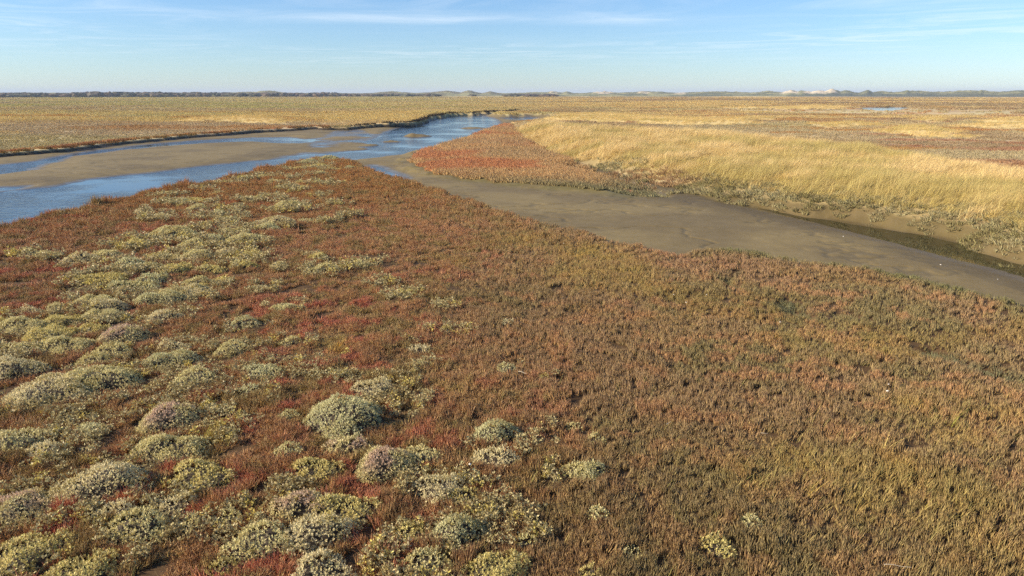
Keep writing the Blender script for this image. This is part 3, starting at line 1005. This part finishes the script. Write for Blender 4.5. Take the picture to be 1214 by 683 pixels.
def rosette(seed, rad=.07, n=16, leaf=.011):
    g = np.random.default_rng(seed)
    co, va, al = [], [], []
    for i in range(n):
        a, q = g.uniform(0, 6.28), rad * math.sqrt(g.uniform())
        b = np.array([q * math.cos(a), q * math.sin(a), g.uniform(.05, .13)])
        for l in range(4):
            d = g.normal(0, 1, 3); d[2] = abs(d[2]) + .3; d /= np.linalg.norm(d)
            w = np.cross(d, g.normal(0, 1, 3)); w /= np.linalg.norm(w)
            k = leaf * g.uniform(.7, 1.4)
            co += [b, b + d * k * 1.3 + w * k * .6, b + d * k * 2.5, b + d * k * 1.3 - w * k * .6]
            va += [g.uniform()] * 4
            al += [1.0] * 4
    co = np.array(co)
    return co, np.arange(len(co)).reshape(-1, 4), np.array(al), np.array(va)


def build_low_purslane():
    x, y, r = sample(68000, 4.8, 60, 1.2, -50, 12)
    z, db, dbk, dr, dl, dw = terrain(x, y)
    own = np.vstack([NEAR_EDGE, [[200, -50], [-200, -50]]])
    k = (sdf(x, y, own) < -1.0) & (db > .5) & (bush_cover(x, y) < .5)
    d = np.full(x.shape, 9.0)
    for bx_, by_, w in BUSHES:
        np.minimum(d, np.hypot(x - bx_, y - by_) / (w * .5 + .15), out=d)
    patch = fbm(x, y, 1.1, 601, 3)
    k &= ((d < 1.3) & (patch > .46)) | ((d < 1.9) & (patch > .60)) | ((patch > .76) & (d < 5))
    k &= (rng.uniform(0, 1, len(x)) < .55) & ((r < 15) | (d < 1.35))
    px, py = PX(x, y, .1)
    k &= (px < 660)
    x, y, z, r = x[k], y[k], z[k], r[k]
    n = len(x)
    col = mixc_(lin(194, 180, 130), lin(178, 158, 108), fbm(x, y, .5, 611, 2))
    col = mixc_(col, lin(212, 190, 100), (rng.uniform(0, 1, n) > .92) * .8)
    s = rng.uniform(.8, 1.3, n) * np.clip(r / 14, 1, 2.2)
    pr = [rosette(700 + q) for q in range(5)]
    scatter('low_purslane_growth', pr, np.stack([x, y, z], -1), rots(n, 0, 0, .2), np.stack([s, s, s], -1), col,
            mat_plant('low_purslane', .5, .2, spec=.35), 'low straggling grey green purslane sprigs mixed into the red carpet')
    print('low purslane', n)


build_low_purslane()


# 3. the red flat on the inner bend
def build_red():
    lo, hi = RED.min(0), RED.max(0)
    n = 60000
    x, y = rng.uniform(lo[0], hi[0], n), rng.uniform(lo[1], hi[1], n)
    r = np.hypot(x, y)
    z, db, dbk, dr, dl, dw = terrain(x, y)
    px, py = PX(x, y, -.3)
    tail = sm(690, 800, px)
    keep = (dr < 0.25) & (dbk > -0.2) & (rng.uniform(0, 1, n) < 1.0 - 0.75 * tail)
    keep &= fbm(x, y, 1.4, 401, 3) > 0.25 + 0.25 * tail
    keep &= rng.uniform(0, 1, n) < np.clip(50 / r, .3, 1)
    x, y, z, r, dr, px, py, tail = (a[keep] for a in (x, y, z, r, dr, px, py, tail))
    n = len(x)
    n3 = fbm(x, y, 5, 411, 4)
    col = mixc_(lin(210, 170, 118), lin(208, 146, 100), sm(.42, .58, n3))
    col = mixc_(col, lin(196, 164, 118), sm(.45, .6, fbm(x, y, 8, 421, 3)) * .7)
    rim = sm(-3.2, -0.4, dr + (fbm(x, y, 2, 431) - .5) * 1.5) * sm(52, 40, r)
    col = mixc_(col, lin(142, 136, 96), rim)
    col = mixc_(col, lin(138, 132, 96), tail)
    s = rng.uniform(.8, 1.3, n) * np.clip(r / 38, 1, 2.2)
    pr = [fingers(9, 0.08, 0.10, 0.22, 0.012, 0.4, 100 + k, curve=.4) for k in range(5)]
    scatter('red_glasswort', pr, np.stack([x, y, z], -1), np.stack([rng.normal(0, .12, n), rng.normal(.15, .12, n), rng.uniform(-3, 3, n)], -1),
            np.stack([s, s, s], -1), col, mat_plant('red_glasswort', .55, .12), 'low brick red glasswort flat inside the bend of the creek')
    print('red', n)


build_red()


# 4. couch grass on the levee and in the far patches
def build_couch():
    X, Y = [], []
    lo, hi = BANK.min(0), BANK.max(0)
    lo[0], hi[0] = max(lo[0], -5), min(hi[0], 95)
    x, y, r = sample(165000, 17, 135, 1.25, -5, 52)
    z, db, dbk, dr, dl, dw = terrain(x, y)
    k = (dbk < 0.3 - 1.6 * (fbm(x, y, 1.2, 441, 3) - .4)) & (db > 0.7 + 1.2 * (fbm(x, y, 1.0, 445, 2) - .5))
    k &= rng.uniform(0, 1, len(x)) < .9
    X.append(x[k]); Y.append(y[k])
    print('couch main', k.sum())
    for p in PATCHES:
        lo, hi = p.min(0), p.max(0)
        area = (hi - lo).prod()
        rr = np.hypot(*((lo + hi) / 2))
        n = int(min(9000, area * 1.6 * (120 / rr) ** 1.2))
        x, y = rng.uniform(lo[0], hi[0], n), rng.uniform(lo[1], hi[1], n)
        k = sdf(x, y, p) + (fbm(x, y, 5, 451) - .5) * 8 < 0
        X.append(x[k]); Y.append(y[k])
    x, y = np.concatenate(X), np.concatenate(Y)
    z, db, dbk, dr, dl, dw = terrain(x, y)
    r = np.hypot(x, y)
    n = len(x)
    lod = np.clip(r / 38, 0.8, 3.2)
    clump = fbm(x + y * .3, y, 1.1, 461, 3)
    wavef = fbm(x * 0.6 + y * .35, y * 1.0, 3.2, 471, 4)
    col = mixc_(lin(214, 180, 112), lin(238, 208, 148), sm(.4, .65, clump))  # highlights on tall clumps and shading between them put into the blade colour
    col = mixc_(col, lin(184, 168, 98), sm(.46, .62, wavef) * .75)
    col = mixc_(col, lin(196, 166, 110), (rng.uniform(0, 1, n) > .75) * .7)
    hgt = (0.22 + 1.5 * clump) * sm(0.6, -1.4, dbk) ** .5 * (0.55 + 0.45 * sm(0.6, 2.5, db))
    hgt = np.where(dbk > 0.5, 0.62, np.maximum(hgt, 0.35))
    s = lod * rng.uniform(.85, 1.2, n)
    sz = hgt * rng.uniform(.85, 1.15, n) * np.clip(r / 60, 1, 1.25)
    pr = [blades(22, 0.10, 0.26, 0.70, 0.0044, 0.35, 120 + k, segs=3, jitter=.24, flop=.5) for k in range(6)]
    lean = .10 + .75 * (fbm(x, y, 1.5, 481, 3) - .4)
    scatter('couch_grass', pr, np.stack([x, y, z], -1), np.stack([rng.normal(0, .1, n), lean + rng.normal(0, .08, n), rng.uniform(-.6, .6, n)], -1),
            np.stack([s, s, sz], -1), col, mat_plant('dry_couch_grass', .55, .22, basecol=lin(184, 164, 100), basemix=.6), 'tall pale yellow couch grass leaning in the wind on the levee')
    print('couch', n)


build_couch()


# 5. grey-green fringe plants along the foot of the levee and the red flat
def build_fringe():
    x, y, r = sample(100000, 17, 120, 1.3, -12, 52)
    z, db, dbk, dr, dl, dw = terrain(x, y)
    foot = (db < 1.7 + 1.6 * (fbm(x, y, 2.0, 491, 3) - .5)) & (db > -0.55 + 1.5 * (fbm(x, y, .8, 495, 2) - .5)) & ((seg_dist(x, y, FOOT) < 3.2) | ((seg_dist(x, y, FOOT2) < 1.3) & (rng.uniform(0, 1, len(x)) < .5))) & (dr > -1)
    fx_, _fy = PX(x, y, -.3)
    foot &= rng.uniform(0, 1, len(x)) < .85 * (.3 + .7 * sm(740, 830, fx_))
    x, y, z, r = x[foot], y[foot], z[foot], r[foot]
    n = len(x)
    a = fbm(x, y, 1.5, 501, 3)
    col = mixc_(lin(172, 160, 116), lin(150, 138, 92), sm(.4, .6, a))
    px, py = PX(x, y, 0)
    col = mixc_(col, lin(186, 136, 98), sm(.52, .62, fbm(x, y, 2.5, 511, 3)) * .6 * sm(880, 780, px))
    s = rng.uniform(.7, 1.4, n) * np.clip(r / 34, 1, 2.0)
    pr = [fingers(16, 0.10, 0.07, 0.17, 0.011, 0.7, 140 + k, curve=.4) for k in range(5)]
    scatter('bank_fringe_plants', pr, np.stack([x, y, z - .01], -1), np.stack([rng.normal(0, .15, n), rng.normal(.1, .15, n), rng.uniform(-3, 3, n)], -1),
            np.stack([s, s, s], -1), col, mat_plant('bank_fringe', .6, .15), 'low grey green plants fringing the mud below the yellow grass')
    print('fringe', n)


build_fringe()


# 6. low growth of the whole far marsh
def build_plain():
    x, y, r = sample(172000, 40, 900, 1.8, -50, 50)
    z, db, dbk, dr, dl, dw = terrain(x, y)
    k = (db > 0.1) & (dbk > 0.5) & (dr > .3)
    dpo = sdf(x, y, W_POND)
    k &= (dpo > 2) & ~((dpo < 45) & (np.hypot(x, y) < math.hypot(*W_POND.mean(0))) & (rng.uniform(0, 1, len(x)) < .93))
    own = np.vstack([NEAR_EDGE, [[200, -50], [-200, -50]]])
    k &= sdf(x, y, own) > 1
    for p in PATCHES:
        k &= sdf(x, y, p) + (fbm(x, y, 5, 451) - .5) * 8 > 0
    x, y, z, r, db, dl = (a[k] for a in (x, y, z, r, db, dl))
    n = len(x)
    col = plain_colour(x, y)
    rim = sm(3.2, 0.8, dl)
    px, py = PX(x, y, 0)
    rc = mixc_(lin(206, 120, 76), lin(212, 150, 84), sm(.45, .6, fbm(x, y, 4, 521)))
    redrim = rim * sm(400, 380, px) * sm(.3, .5, fbm(x, y, 9, 531, 3))
    col = mixc_(col, rc, redrim)
    col = mixc_(col, np.where((px > 412)[:, None], lin(58, 48, 32), lin(112, 112, 60)), sm(1.6, .5, dl) * np.where(px > 412, 1.0, .6))
    cl = fbm(x, y, 7, 541, 4)
    s = np.clip(r / 75, .8, 7.5) * rng.uniform(.7, 1.3, n)
    sz = (0.50 + 0.8 * cl) * rng.uniform(.8, 1.2, n) * (1 + .25 * rim) * np.clip(r / 110, .9, 2.2)
    pr = [fingers(26, 0.26, 0.10, 0.26, 0.020, 0.5, 160 + k, segs=2, curve=.4) for k in range(5)]
    scatter('marsh_plants', pr, np.stack([x, y, z - .02], -1), np.stack([rng.normal(0, .06, n), rng.normal(.06, .06, n), rng.uniform(-3, 3, n)], -1),
            np.stack([s, s, sz], -1), col, mat_plant('far_marsh_plants', .7, .25, var=.3), 'low tan grey and reddish marsh plants of the far flats')
    print('plain', n)


build_plain()


# 7. wood on the far left skyline: many lumpy crowns
def build_wood():
    g = np.random.default_rng(77)
    co, fc, vr, cl = [], [], [], []
    o = 0
    ico = bpy.data.meshes.new('t')
    import bmesh
    bm = bmesh.new()
    bmesh.ops.create_icosphere(bm, subdivisions=2, radius=1)
    base = np.array([v.co[:] for v in bm.verts])
    bf = np.array([[v.index for v in f.verts] for f in bm.faces])
    bm.free()
    for i in range(1500):
        a = R(-46) + (g.uniform(0, 1)) * R(92)
        px = 607 + F / CP * math.tan(a)
        dens = 1.0 if px < 400 else (0.55 if px < 520 else (0.25 if 590 < px < 660 else 0.06))
        if px > 660: dens = 0.0
        if g.uniform() > dens:
            continue
        rr = g.uniform(980, 1120)
        h = g.uniform(4.2, 6.2) * (0.72 if px > 400 else 1.0) * (0.78 + 0.35 * float(fbm(np.array([px]), np.array([0.0]), 60, 9, 3)[0]) )
        w = g.uniform(4, 8)
        b = base.copy()
        b *= (1 + 0.35 * (g.uniform(-1, 1, (len(b), 1))))
        b[:, 0] *= w; b[:, 1] *= w; b[:, 2] = b[:, 2] * h * 0.5 + h * 0.42
        b[:, 0] += rr * math.sin(a); b[:, 1] += rr * math.cos(a)
        co.append(b); fc.append(bf + o); o += len(b)
        c = mixc_(lin(96, 80, 66), lin(74, 76, 56), np.array(g.uniform()))
        cl.append(np.broadcast_to(c, (len(b), 3)))
        vr.append(g.uniform(0, 1, len(b)))
    me = mesh_np('distant_wood', np.concatenate(co), np.concatenate(fc), mats=[mat_plant('bare_autumn_wood', .8, 0, instanced=False)], smooth=False)
    put(me, 'icol', 'FLOAT_COLOR', rgba(np.concatenate(cl)))
    put(me, 'vary', 'FLOAT', np.concatenate(vr))
    link(bpy.data.objects.new('distant_wood', me), 'stuff', 'dark strip of autumn woodland on the left skyline')


build_wood()


# ------------------------------------------------------------------ sea purslane cushions: each a thing of its own
def cushion(width, seed, kind, leaf=0.011, sprig_step=0.030):
    """a lumpy dome of leafy sprigs; returns leaf mesh data and dark inner core"""
    g = np.random.default_rng(seed)
    ax, ay, hh = width * 0.5, width * 0.40, 0.08 + 0.135 * width ** 0.8
    lumps = [(g.uniform(-.6, .6) * ax, g.uniform(-.6, .6) * ay, g.uniform(.25, .5) * ax, g.uniform(-.25, .4)) for _ in range(7)]

    ph = g.uniform(0, 6.28, 4)

    def height(x, y):
        th = np.arctan2(y / ay, x / ax)
        rim = 0.96 + 0.15 * np.sin(2 * th + ph[0]) + 0.13 * np.sin(3 * th + ph[1]) + 0.09 * np.sin(5 * th + ph[2])
        q = np.clip(1 - ((x / ax) ** 2 + (y / ay) ** 2) / rim ** 2, 0, 1)
        h = hh * q ** 0.7
        for lx_, ly_, lr, lh in lumps:
            h = h + 0.6 * lh * hh * np.minimum(q * 2, 1) * np.exp(-((x - lx_) ** 2 + (y - ly_) ** 2) / lr ** 2)
        h = np.clip(h, 0, hh * 1.35)
        h = h * (0.5 + 0.95 * fbm(x + seed, y, 0.16 + width * .12, seed, 4))
        return h, q

    n = int(3.3 * math.pi * ax * ay / sprig_step ** 2)
    a = g.uniform(0, 2 * np.pi, n)
    q = g.uniform(0, 1, n) ** 0.42 * 1.14
    x, y = q * ax * np.cos(a), q * ay * np.sin(a)
    h, qq = height(x, y)
    k = (qq > 0.001) & ((fbm(x - seed, y, .13, seed + 21, 3) > .36) | (g.uniform(0, 1, n) < .35)) & (g.uniform(0, 1, n) < .35 + 3 * qq)
    x, y, h = x[k], y[k], h[k]
    n = len(x)
    e = 0.01
    hx = (height(x + e, y)[0] - h) / e
    hy = (height(x, y + e)[0] - h) / e
    nrm = np.stack([-hx, -hy, np.ones(n)], -1)
    nrm[:, :2] = np.clip(nrm[:, :2], -2.2, 2.2)
    nrm /= np.linalg.norm(nrm, axis=1, keepdims=True)
    axis = nrm * 0.6 + np.array([0.08, 0, 0.5]) + g.normal(0, .18, (n, 3))
    axis /= np.linalg.norm(axis, axis=1, keepdims=True)
    cen = np.stack([x, y, np.maximum(h - 0.02, 0.0)], -1) + g.normal(0, .008, (n, 3)) + axis * g.uniform(-.012, .03, (n, 1))
    ref = np.where(np.abs(axis[:, :1]) < .9, np.array([[1.0, 0, 0]]), np.array([[0, 1.0, 0]]))
    u = np.cross(axis, ref); u /= np.linalg.norm(u, axis=1, keepdims=True)
    v = np.cross(axis, u)
    co, vr, ic = [], [], []
    L = 6
    sv = g.uniform(0, 1, n)
    if kind == 'pink':
        top = sm(.35, .8, h / max(h.max(), .01)) * sm(.3, .5, fbm(x, y, .25, seed + 5, 2))
    else:
        top = np.zeros(n)
    c0 = {'green': lin(216, 202, 142), 'yellow': lin(216, 198, 124), 'pale': lin(224, 208, 158), 'pink': lin(214, 198, 140), 'blue': lin(210, 202, 150)}[kind]
    tint = mixc_(np.broadcast_to(c0, (n, 3)), lin(176, 156, 84), sm(.4, .7, fbm(x + 3, y, .3, seed + 9, 3)) * g.uniform(0, 1, n))
    tint = mixc_(tint, lin(228, 214, 170), (g.uniform(0, 1, n) > .85) * .35)
    pinkc = lin(206, 172, 148)
    tint = mixc_(tint, pinkc, top * .85)
    for l in range(L):
        aa = l * 2.4 + g.uniform(0, 6.28, n)
        t = (l + .5) / L
        elev = 0.25 + 0.9 * t
        d = (u * np.cos(aa)[:, None] + v * np.sin(aa)[:, None]) * math.cos(elev) + axis * math.sin(elev)
        sd_ = np.cross(axis, d); sd_ /= (np.linalg.norm(sd_, axis=1, keepdims=True) + 1e-9)
        s = leaf * g.uniform(.7, 1.35, (n, 1))
        b0 = cen + axis * (t - .5) * leaf * 2.2
        p0, p1, p2, p3 = b0, b0 + d * s * 1.3 + sd_ * s * .62, b0 + d * s * 2.5, b0 + d * s * 1.3 - sd_ * s * .62
        co.append(np.stack([p0, p1, p2, p3], 1))
        vr.append(np.repeat(np.clip(sv * .6 + g.uniform(0, .4, n), 0, 1)[:, None], 4, 1))
        ic.append(np.repeat(tint[:, None, :], 4, 1))
    co = np.concatenate(co).reshape(-1, 3)
    vr = np.concatenate(vr).ravel()
    ic = np.concatenate(ic).reshape(-1, 3)
    f = np.arange(len(co)).reshape(-1, 4)
    # solid dark shell under the leaves: brown stems plus painted shade in the gaps
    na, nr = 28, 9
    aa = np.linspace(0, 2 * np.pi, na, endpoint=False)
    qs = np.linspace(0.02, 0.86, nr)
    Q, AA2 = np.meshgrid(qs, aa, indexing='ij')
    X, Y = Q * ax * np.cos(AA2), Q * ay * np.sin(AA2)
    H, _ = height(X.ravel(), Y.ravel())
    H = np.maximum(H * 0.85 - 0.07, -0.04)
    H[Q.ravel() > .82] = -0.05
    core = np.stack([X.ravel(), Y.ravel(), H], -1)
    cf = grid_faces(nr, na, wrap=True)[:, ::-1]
    return co, f, vr, ic, core, cf


LEAFM = mat_plant('purslane_leaves', .55, .25, instanced=False, spec=.25, var=.42)
twm, twt, twb, _o = material('purslane_twig_shade')
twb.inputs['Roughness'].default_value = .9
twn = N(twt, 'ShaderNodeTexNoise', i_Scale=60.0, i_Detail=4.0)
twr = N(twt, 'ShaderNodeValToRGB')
twr.color_ramp.elements[0].color = (.022, .015, .008, 1)  # near-black brown, carries the shade seen between the leaves
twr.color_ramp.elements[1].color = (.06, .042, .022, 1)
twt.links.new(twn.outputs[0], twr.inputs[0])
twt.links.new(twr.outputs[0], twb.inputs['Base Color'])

_cache = {}


def cushion_mesh(width, kind, far):
    sizes = [.3, .42, .6, .85, 1.15, 1.5, 2.0, 2.7]
    base = min(sizes, key=lambda s: abs(math.log(s / width)))
    var = random.randrange(2 if base > .5 else 3)
    key = (base, kind, far, var)
    if key not in _cache:
        lf, st = (0.0085, 0.030) if not far else (0.014, 0.046)
        co, f, vr, ic, core, cf = cushion(base, 1000 + len(_cache) * 7, kind, lf, st)
        me = mesh_np('purslane_foliage', co, f, mats=[LEAFM], smooth=False)
        put(me, 'vary', 'FLOAT', vr)
        put(me, 'icol', 'FLOAT_COLOR', rgba(np.clip(ic, 0, 1)))
        mc = mesh_np('purslane_twig_shade', core, cf, mats=[twm])
        _cache[key] = (base, me, mc)
    return _cache[key]



BANDS = [(0, 196, 'on the tip of the near bank', 'on the tip of the near bank'),
         (196, 212, 'just behind the bank tip', 'on the tip of the near bank'),
         (212, 228, 'near the creek edge of the bank', 'on the upper left of the near bank'),
         (228, 245, 'where the creek widens', 'on the upper left of the near bank'),
         (245, 268, 'level with the first brown mud', 'on the upper left of the near bank'),
         (268, 290, 'in the crowded upper slope', 'on the upper left of the near bank'),
         (290, 315, 'in the crowded middle slope', 'in the middle of the left slope'),
         (315, 345, 'in the crowded lower slope', 'in the middle of the left slope'),
         (345, 372, 'above the upper pinkish cushion', 'in the middle of the left slope'),
         (372, 400, 'beside the upper pinkish cushion', 'in the middle of the left slope'),
         (400, 432, 'just below the upper pinkish cushion', 'in the left foreground'),
         (432, 480, 'level with the big flat cushion', 'in the left foreground'),
         (480, 520, 'in the upper row of the foreground', 'in the left foreground'),
         (520, 560, 'in the middle row of the foreground', 'in the left foreground'),
         (560, 610, 'in the lower row of the foreground', 'in the left foreground'),
         (610, 650, 'in the lowest row but one', 'in the left foreground'),
         (650, 999, 'along the bottom edge', 'along the bottom edge')]
ORD = ['leftmost', 'second', 'third', 'fourth', 'fifth', 'sixth', 'seventh', 'eighth', 'ninth', 'tenth', 'eleventh', 'twelfth', 'thirteenth', 'fourteenth', 'fifteenth', 'sixteenth', 'seventeenth', 'eighteenth', 'nineteenth', 'twentieth', 'twenty-first', 'twenty-second']
CUSHION_LABEL = {}
for lo_, hi_, where, gname in BANDS:
    row = sorted([i for i, q in enumerate(BUSH_PX) if lo_ <= q[1] < hi_], key=lambda i: BUSH_PX[i][0])
    for k_, i in enumerate(row):
        size = 'small' if BUSHES[i][2] < .75 else ('broad' if BUSHES[i][2] > 1.3 else 'rounded')
        pos_ = 'leftmost' if k_ == 0 else ('rightmost' if k_ == len(row) - 1 else ORD[k_] + ' from the left')
        CUSHION_LABEL[i] = ('%s grey green sea purslane, %s %s' % (size, pos_, where), 'purslane cushions ' + gname)


def build_cushions():
    xs, ys = BARR[:, 0], BARR[:, 1]
    z = terrain(xs, ys)[0]
    words = {'green': 'grey green', 'yellow': 'yellowish green', 'pale': 'pale silvery green', 'pink': 'pinkish topped', 'blue': 'blue grey green'}
    for i, (x, y, w) in enumerate(BUSHES):
        px, py, pw = BUSH_PX[i]
        r = math.hypot(x, y)
        kind = random.choices(['green', 'yellow', 'pale', 'blue'], [4, 2, 2, 1.5])[0]
        for (qx, qy) in ((145, 395), (201, 493), (25, 600), (418, 528), (455, 548), (370, 610)):
            if abs(px - qx) < 14 and abs(py - qy) < 12:
                kind = 'pink'
        base, mf, mc = cushion_mesh(w, kind, r > 20)
        root = bpy.data.objects.new('sea_purslane', None)
        root.location = (x, y, z[i] - 0.01)
        k = w / base
        root.scale = (k, k, k ** .5)
        root.rotation_euler = (0, 0, random.uniform(-.35, .25) + random.choice([0, math.pi]))
        root.empty_display_size = .1
        lab, grp = CUSHION_LABEL[i]
        if kind == 'pink':
            lab = lab.replace('grey green', 'pinkish')
        link(root, None, lab, 'shrub', grp)
        for nm, me in (('foliage', mf), ('twig_shade_core', mc)):
            o = bpy.data.objects.new(nm, me)
            COL.objects.link(o)
            o.parent = root


build_cushions()


# ------------------------------------------------------------------ small separate things
def grass_tuft(px, py, n, h, label, colr, lean=.35):
    x, y = P(px, py, 0.0)
    z = float(terrain(np.array([x]), np.array([y]))[0][0])
    co, f, al, va = blades(n, 0.06, h * .55, h, 0.0032, lean, int(px), segs=4, jitter=.3, flop=.6)
    me = mesh_np('grass_tuft', co, f, mats=[TUFTM])
    put(me, 'along', 'FLOAT', al)
    put(me, 'vary', 'FLOAT', va)
    put(me, 'icol', 'FLOAT_COLOR', rgba(np.broadcast_to(lin(*colr), (len(co), 3))))
    o = bpy.data.objects.new('grass_tuft', me)
    o.location = (x, y, z)
    link(o, None, label, 'grass tuft')


TUFTM = mat_plant('tuft_blades', .6, .3, instanced=False)
grass_tuft(246, 524, 26, .36, 'yellow green grass tuft between two purslane cushions on the left', (196, 176, 80))
grass_tuft(268, 522, 9, .40, 'thin straw coloured grass tuft right of the yellow green tuft among the purslane cushions', (214, 190, 120), .5)
grass_tuft(1050, 536, 12, .36, 'pale straw coloured grass tuft standing alone in the brown carpet on the right', (226, 196, 120))
grass_tuft(1018, 610, 8, .34, 'sparse yellow grass tuft low in the brown carpet on the right', (206, 172, 90))
grass_tuft(957, 590, 8, .36, 'upright yellow grass tuft left of the sparse tuft in the brown carpet', (206, 172, 90))
grass_tuft(402, 412, 16, .22, 'orange yellow grass tuft in the red carpet above the largest purslane group', (226, 170, 70))
grass_tuft(1098, 606, 8, .36, 'golden grass tuft near the right edge of the brown carpet', (204, 176, 96))
grass_tuft(1130, 505, 14, .34, 'green yellow grass tuft beside pinkish shoots near the right edge', (180, 172, 84))

shm, sht, shb, _o = material('bleached_shell')
shn = N(sht, 'ShaderNodeTexNoise', i_Scale=90.0, i_Detail=3.0)
shr = N(sht, 'ShaderNodeValToRGB')
shr.color_ramp.elements[0].color = (.45, .38, .28, 1)
shr.color_ramp.elements[1].color = (.80, .76, .68, 1)
sht.links.new(shn.outputs[0], shr.inputs[0])
sht.links.new(shr.outputs[0], shb.inputs['Base Color'])


def shell_mesh(seed, size):
    """one valve: a ribbed, hollow fan"""
    g = np.random.default_rng(seed)
    nr, na = 7, 17
    top, bot = [], []
    for i in range(nr):
        t = i / (nr - 1)
        for j in range(na):
            a = R(-78) + R(156) * j / (na - 1)
            rr = t * size * (1 - .12 * (a / 1.4) ** 2)
            rib = .03 * size * math.cos(j * math.pi) * t
            zz = size * .42 * math.sin(math.pi * min(1, .15 + t * .85)) * math.cos(a * .85) + rib
            top.append((rr * math.cos(a), rr * math.sin(a) * .85, zz))
            bot.append((rr * math.cos(a) * .96, rr * math.sin(a) * .82, zz - .06 * size))
    co = np.array(top + bot)
    f = grid_faces(nr, na)
    m = nr * na
    f2 = f[:, ::-1] + m
    e = (nr - 1) * na
    rim = np.array([(e + j, e + j + 1, e + j + 1 + m, e + j + m) for j in range(na - 1)])
    return co, np.concatenate([f, f2, rim])


SHELLS = [(668, 291, .035, 'white shell lying in the yellowish grass below the mud edge'),
          (798, 351, .03, 'small white shell in the brown carpet below the yellow grass patch'),
          (814, 360, .03, 'small white shell right of another shell in the brown carpet'),
          (837, 351, .028, 'tiny pale shell at the upper side of the brown carpet'),
          (1052, 465, .035, 'white shell in the middle of the brown carpet on the right'),
          (1053, 457, .022, 'tiny white shell just above a bigger white shell'),
          (925, 383, .028, 'white shell at the start of the grey green runnel'),
          (556, 556, .035, 'white shell on the shoulder of a purslane cushion in front'),
          (1116, 313, .05, 'white shell on the mud by the right water channel'),
          (1184, 330, .045, 'white shell on the mud near the right edge of the photo'),
          (1000, 279, .05, 'pale shell on the mud left of the narrow water channel')]
for i, (px, py, sz, lab) in enumerate(SHELLS):
    mud_ = py < 335 and px > 900
    zz = ZM if mud_ else .12
    x, y = P(px, py, zz)
    z = float(terrain(np.array([x]), np.array([y]))[0][0])
    co, f = shell_mesh(900 + i, sz)
    me = mesh_np('seashell', co, f, mats=[shm])
    o = bpy.data.objects.new('seashell', me)
    o.location = (x, y, z + (0.0 if mud_ else .16))
    o.rotation_euler = (random.uniform(-.3, .3), random.uniform(-.3, .3), random.uniform(0, 6))
    link(o, None, lab, 'shell')

# a bleached driftwood twig and a feather-pale stalk
dwm, dwt, dwb, _o = material('bleached_wood')
dwn = N(dwt, 'ShaderNodeTexNoise', i_Scale=40.0, i_Detail=4.0)
dwr = N(dwt, 'ShaderNodeValToRGB')
dwr.color_ramp.elements[0].color = (.30, .24, .16, 1)
dwr.color_ramp.elements[1].color = (.62, .54, .40, 1)
dwt.links.new(dwn.outputs[0], dwr.inputs[0])
dwt.links.new(dwr.outputs[0], dwb.inputs['Base Color'])


def twig(px, py, length, thick, angle, label, cat):
    x, y = P(px, py, .14)
    z = float(terrain(np.array([x]), np.array([y]))[0][0]) + .15
    g = np.random.default_rng(int(px))
    n, sides = 9, 6
    co, f = [], []
    for i in range(n):
        t = i / (n - 1)
        w = thick * (1 - .6 * t)
        cy, cz = .05 * length * math.sin(t * 4 + px), .03 * length * math.sin(t * 7)
        for k in range(sides):
            a = 2 * math.pi * k / sides
            co.append((t * length, cy + w * math.cos(a), cz + w * math.sin(a)))
    for i in range(n - 1):
        for k in range(sides):
            k2 = (k + 1) % sides
            f.append((i * sides + k, i * sides + k2, (i + 1) * sides + k2, (i + 1) * sides + k))
    me = mesh_np('driftwood_twig', np.array(co), np.array(f), mats=[dwm])
    o = bpy.data.objects.new('driftwood_twig', me)
    o.location = (x, y, z)
    o.rotation_euler = (0, R(-6), angle)
    link(o, None, label, cat)


twig(615, 442, .22, .006, R(-50), 'bleached twig slanting beside a small purslane cushion in the middle of the carpet', 'twig')
twig(790, 503, .10, .007, R(35), 'short pale twig in the dark brown carpet right of the purslane cushions', 'twig')
twig(1048, 667, .26, .004, R(-25), 'long thin bleached stalk lying near the bottom edge on the right', 'twig')
twig(902, 514, .10, .005, R(-20), 'small pale stalk lying in the brown carpet right of a short pale twig', 'twig')


# ------------------------------------------------------------------ the sea air: one closed box of thin even haze
def build_haze():
    x0, x1, y0, y1, z0, z1 = -9500, 9500, -9500, 9500, -4.0, 32.0
    v = [(x, y, z) for z in (z0, z1) for y in (y0, y1) for x in (x0, x1)]
    f = [(0, 2, 3, 1), (4, 5, 7, 6), (0, 1, 5, 4), (2, 6, 7, 3), (0, 4, 6, 2), (1, 3, 7, 5)]
    me = bpy.data.meshes.new('haze')
    me.from_pydata(v, [], f)
    m = bpy.data.materials.new('haze')
    m.use_nodes = True
    t = m.node_tree
    t.nodes.clear()
    out = N(t, 'ShaderNodeOutputMaterial')
    pv = N(t, 'ShaderNodeVolumePrincipled')
    pv.inputs['Color'].default_value = (.72, .84, 1.0, 1)
    pv.inputs['Density'].default_value = 0.00018
    pv.inputs['Anisotropy'].default_value = 0.0
    t.links.new(pv.outputs[0], out.inputs['Volume'])
    me.materials.append(m)
    link(bpy.data.objects.new('haze', me), 'stuff', 'thin blue sea haze over the far marsh and dunes')


build_haze()
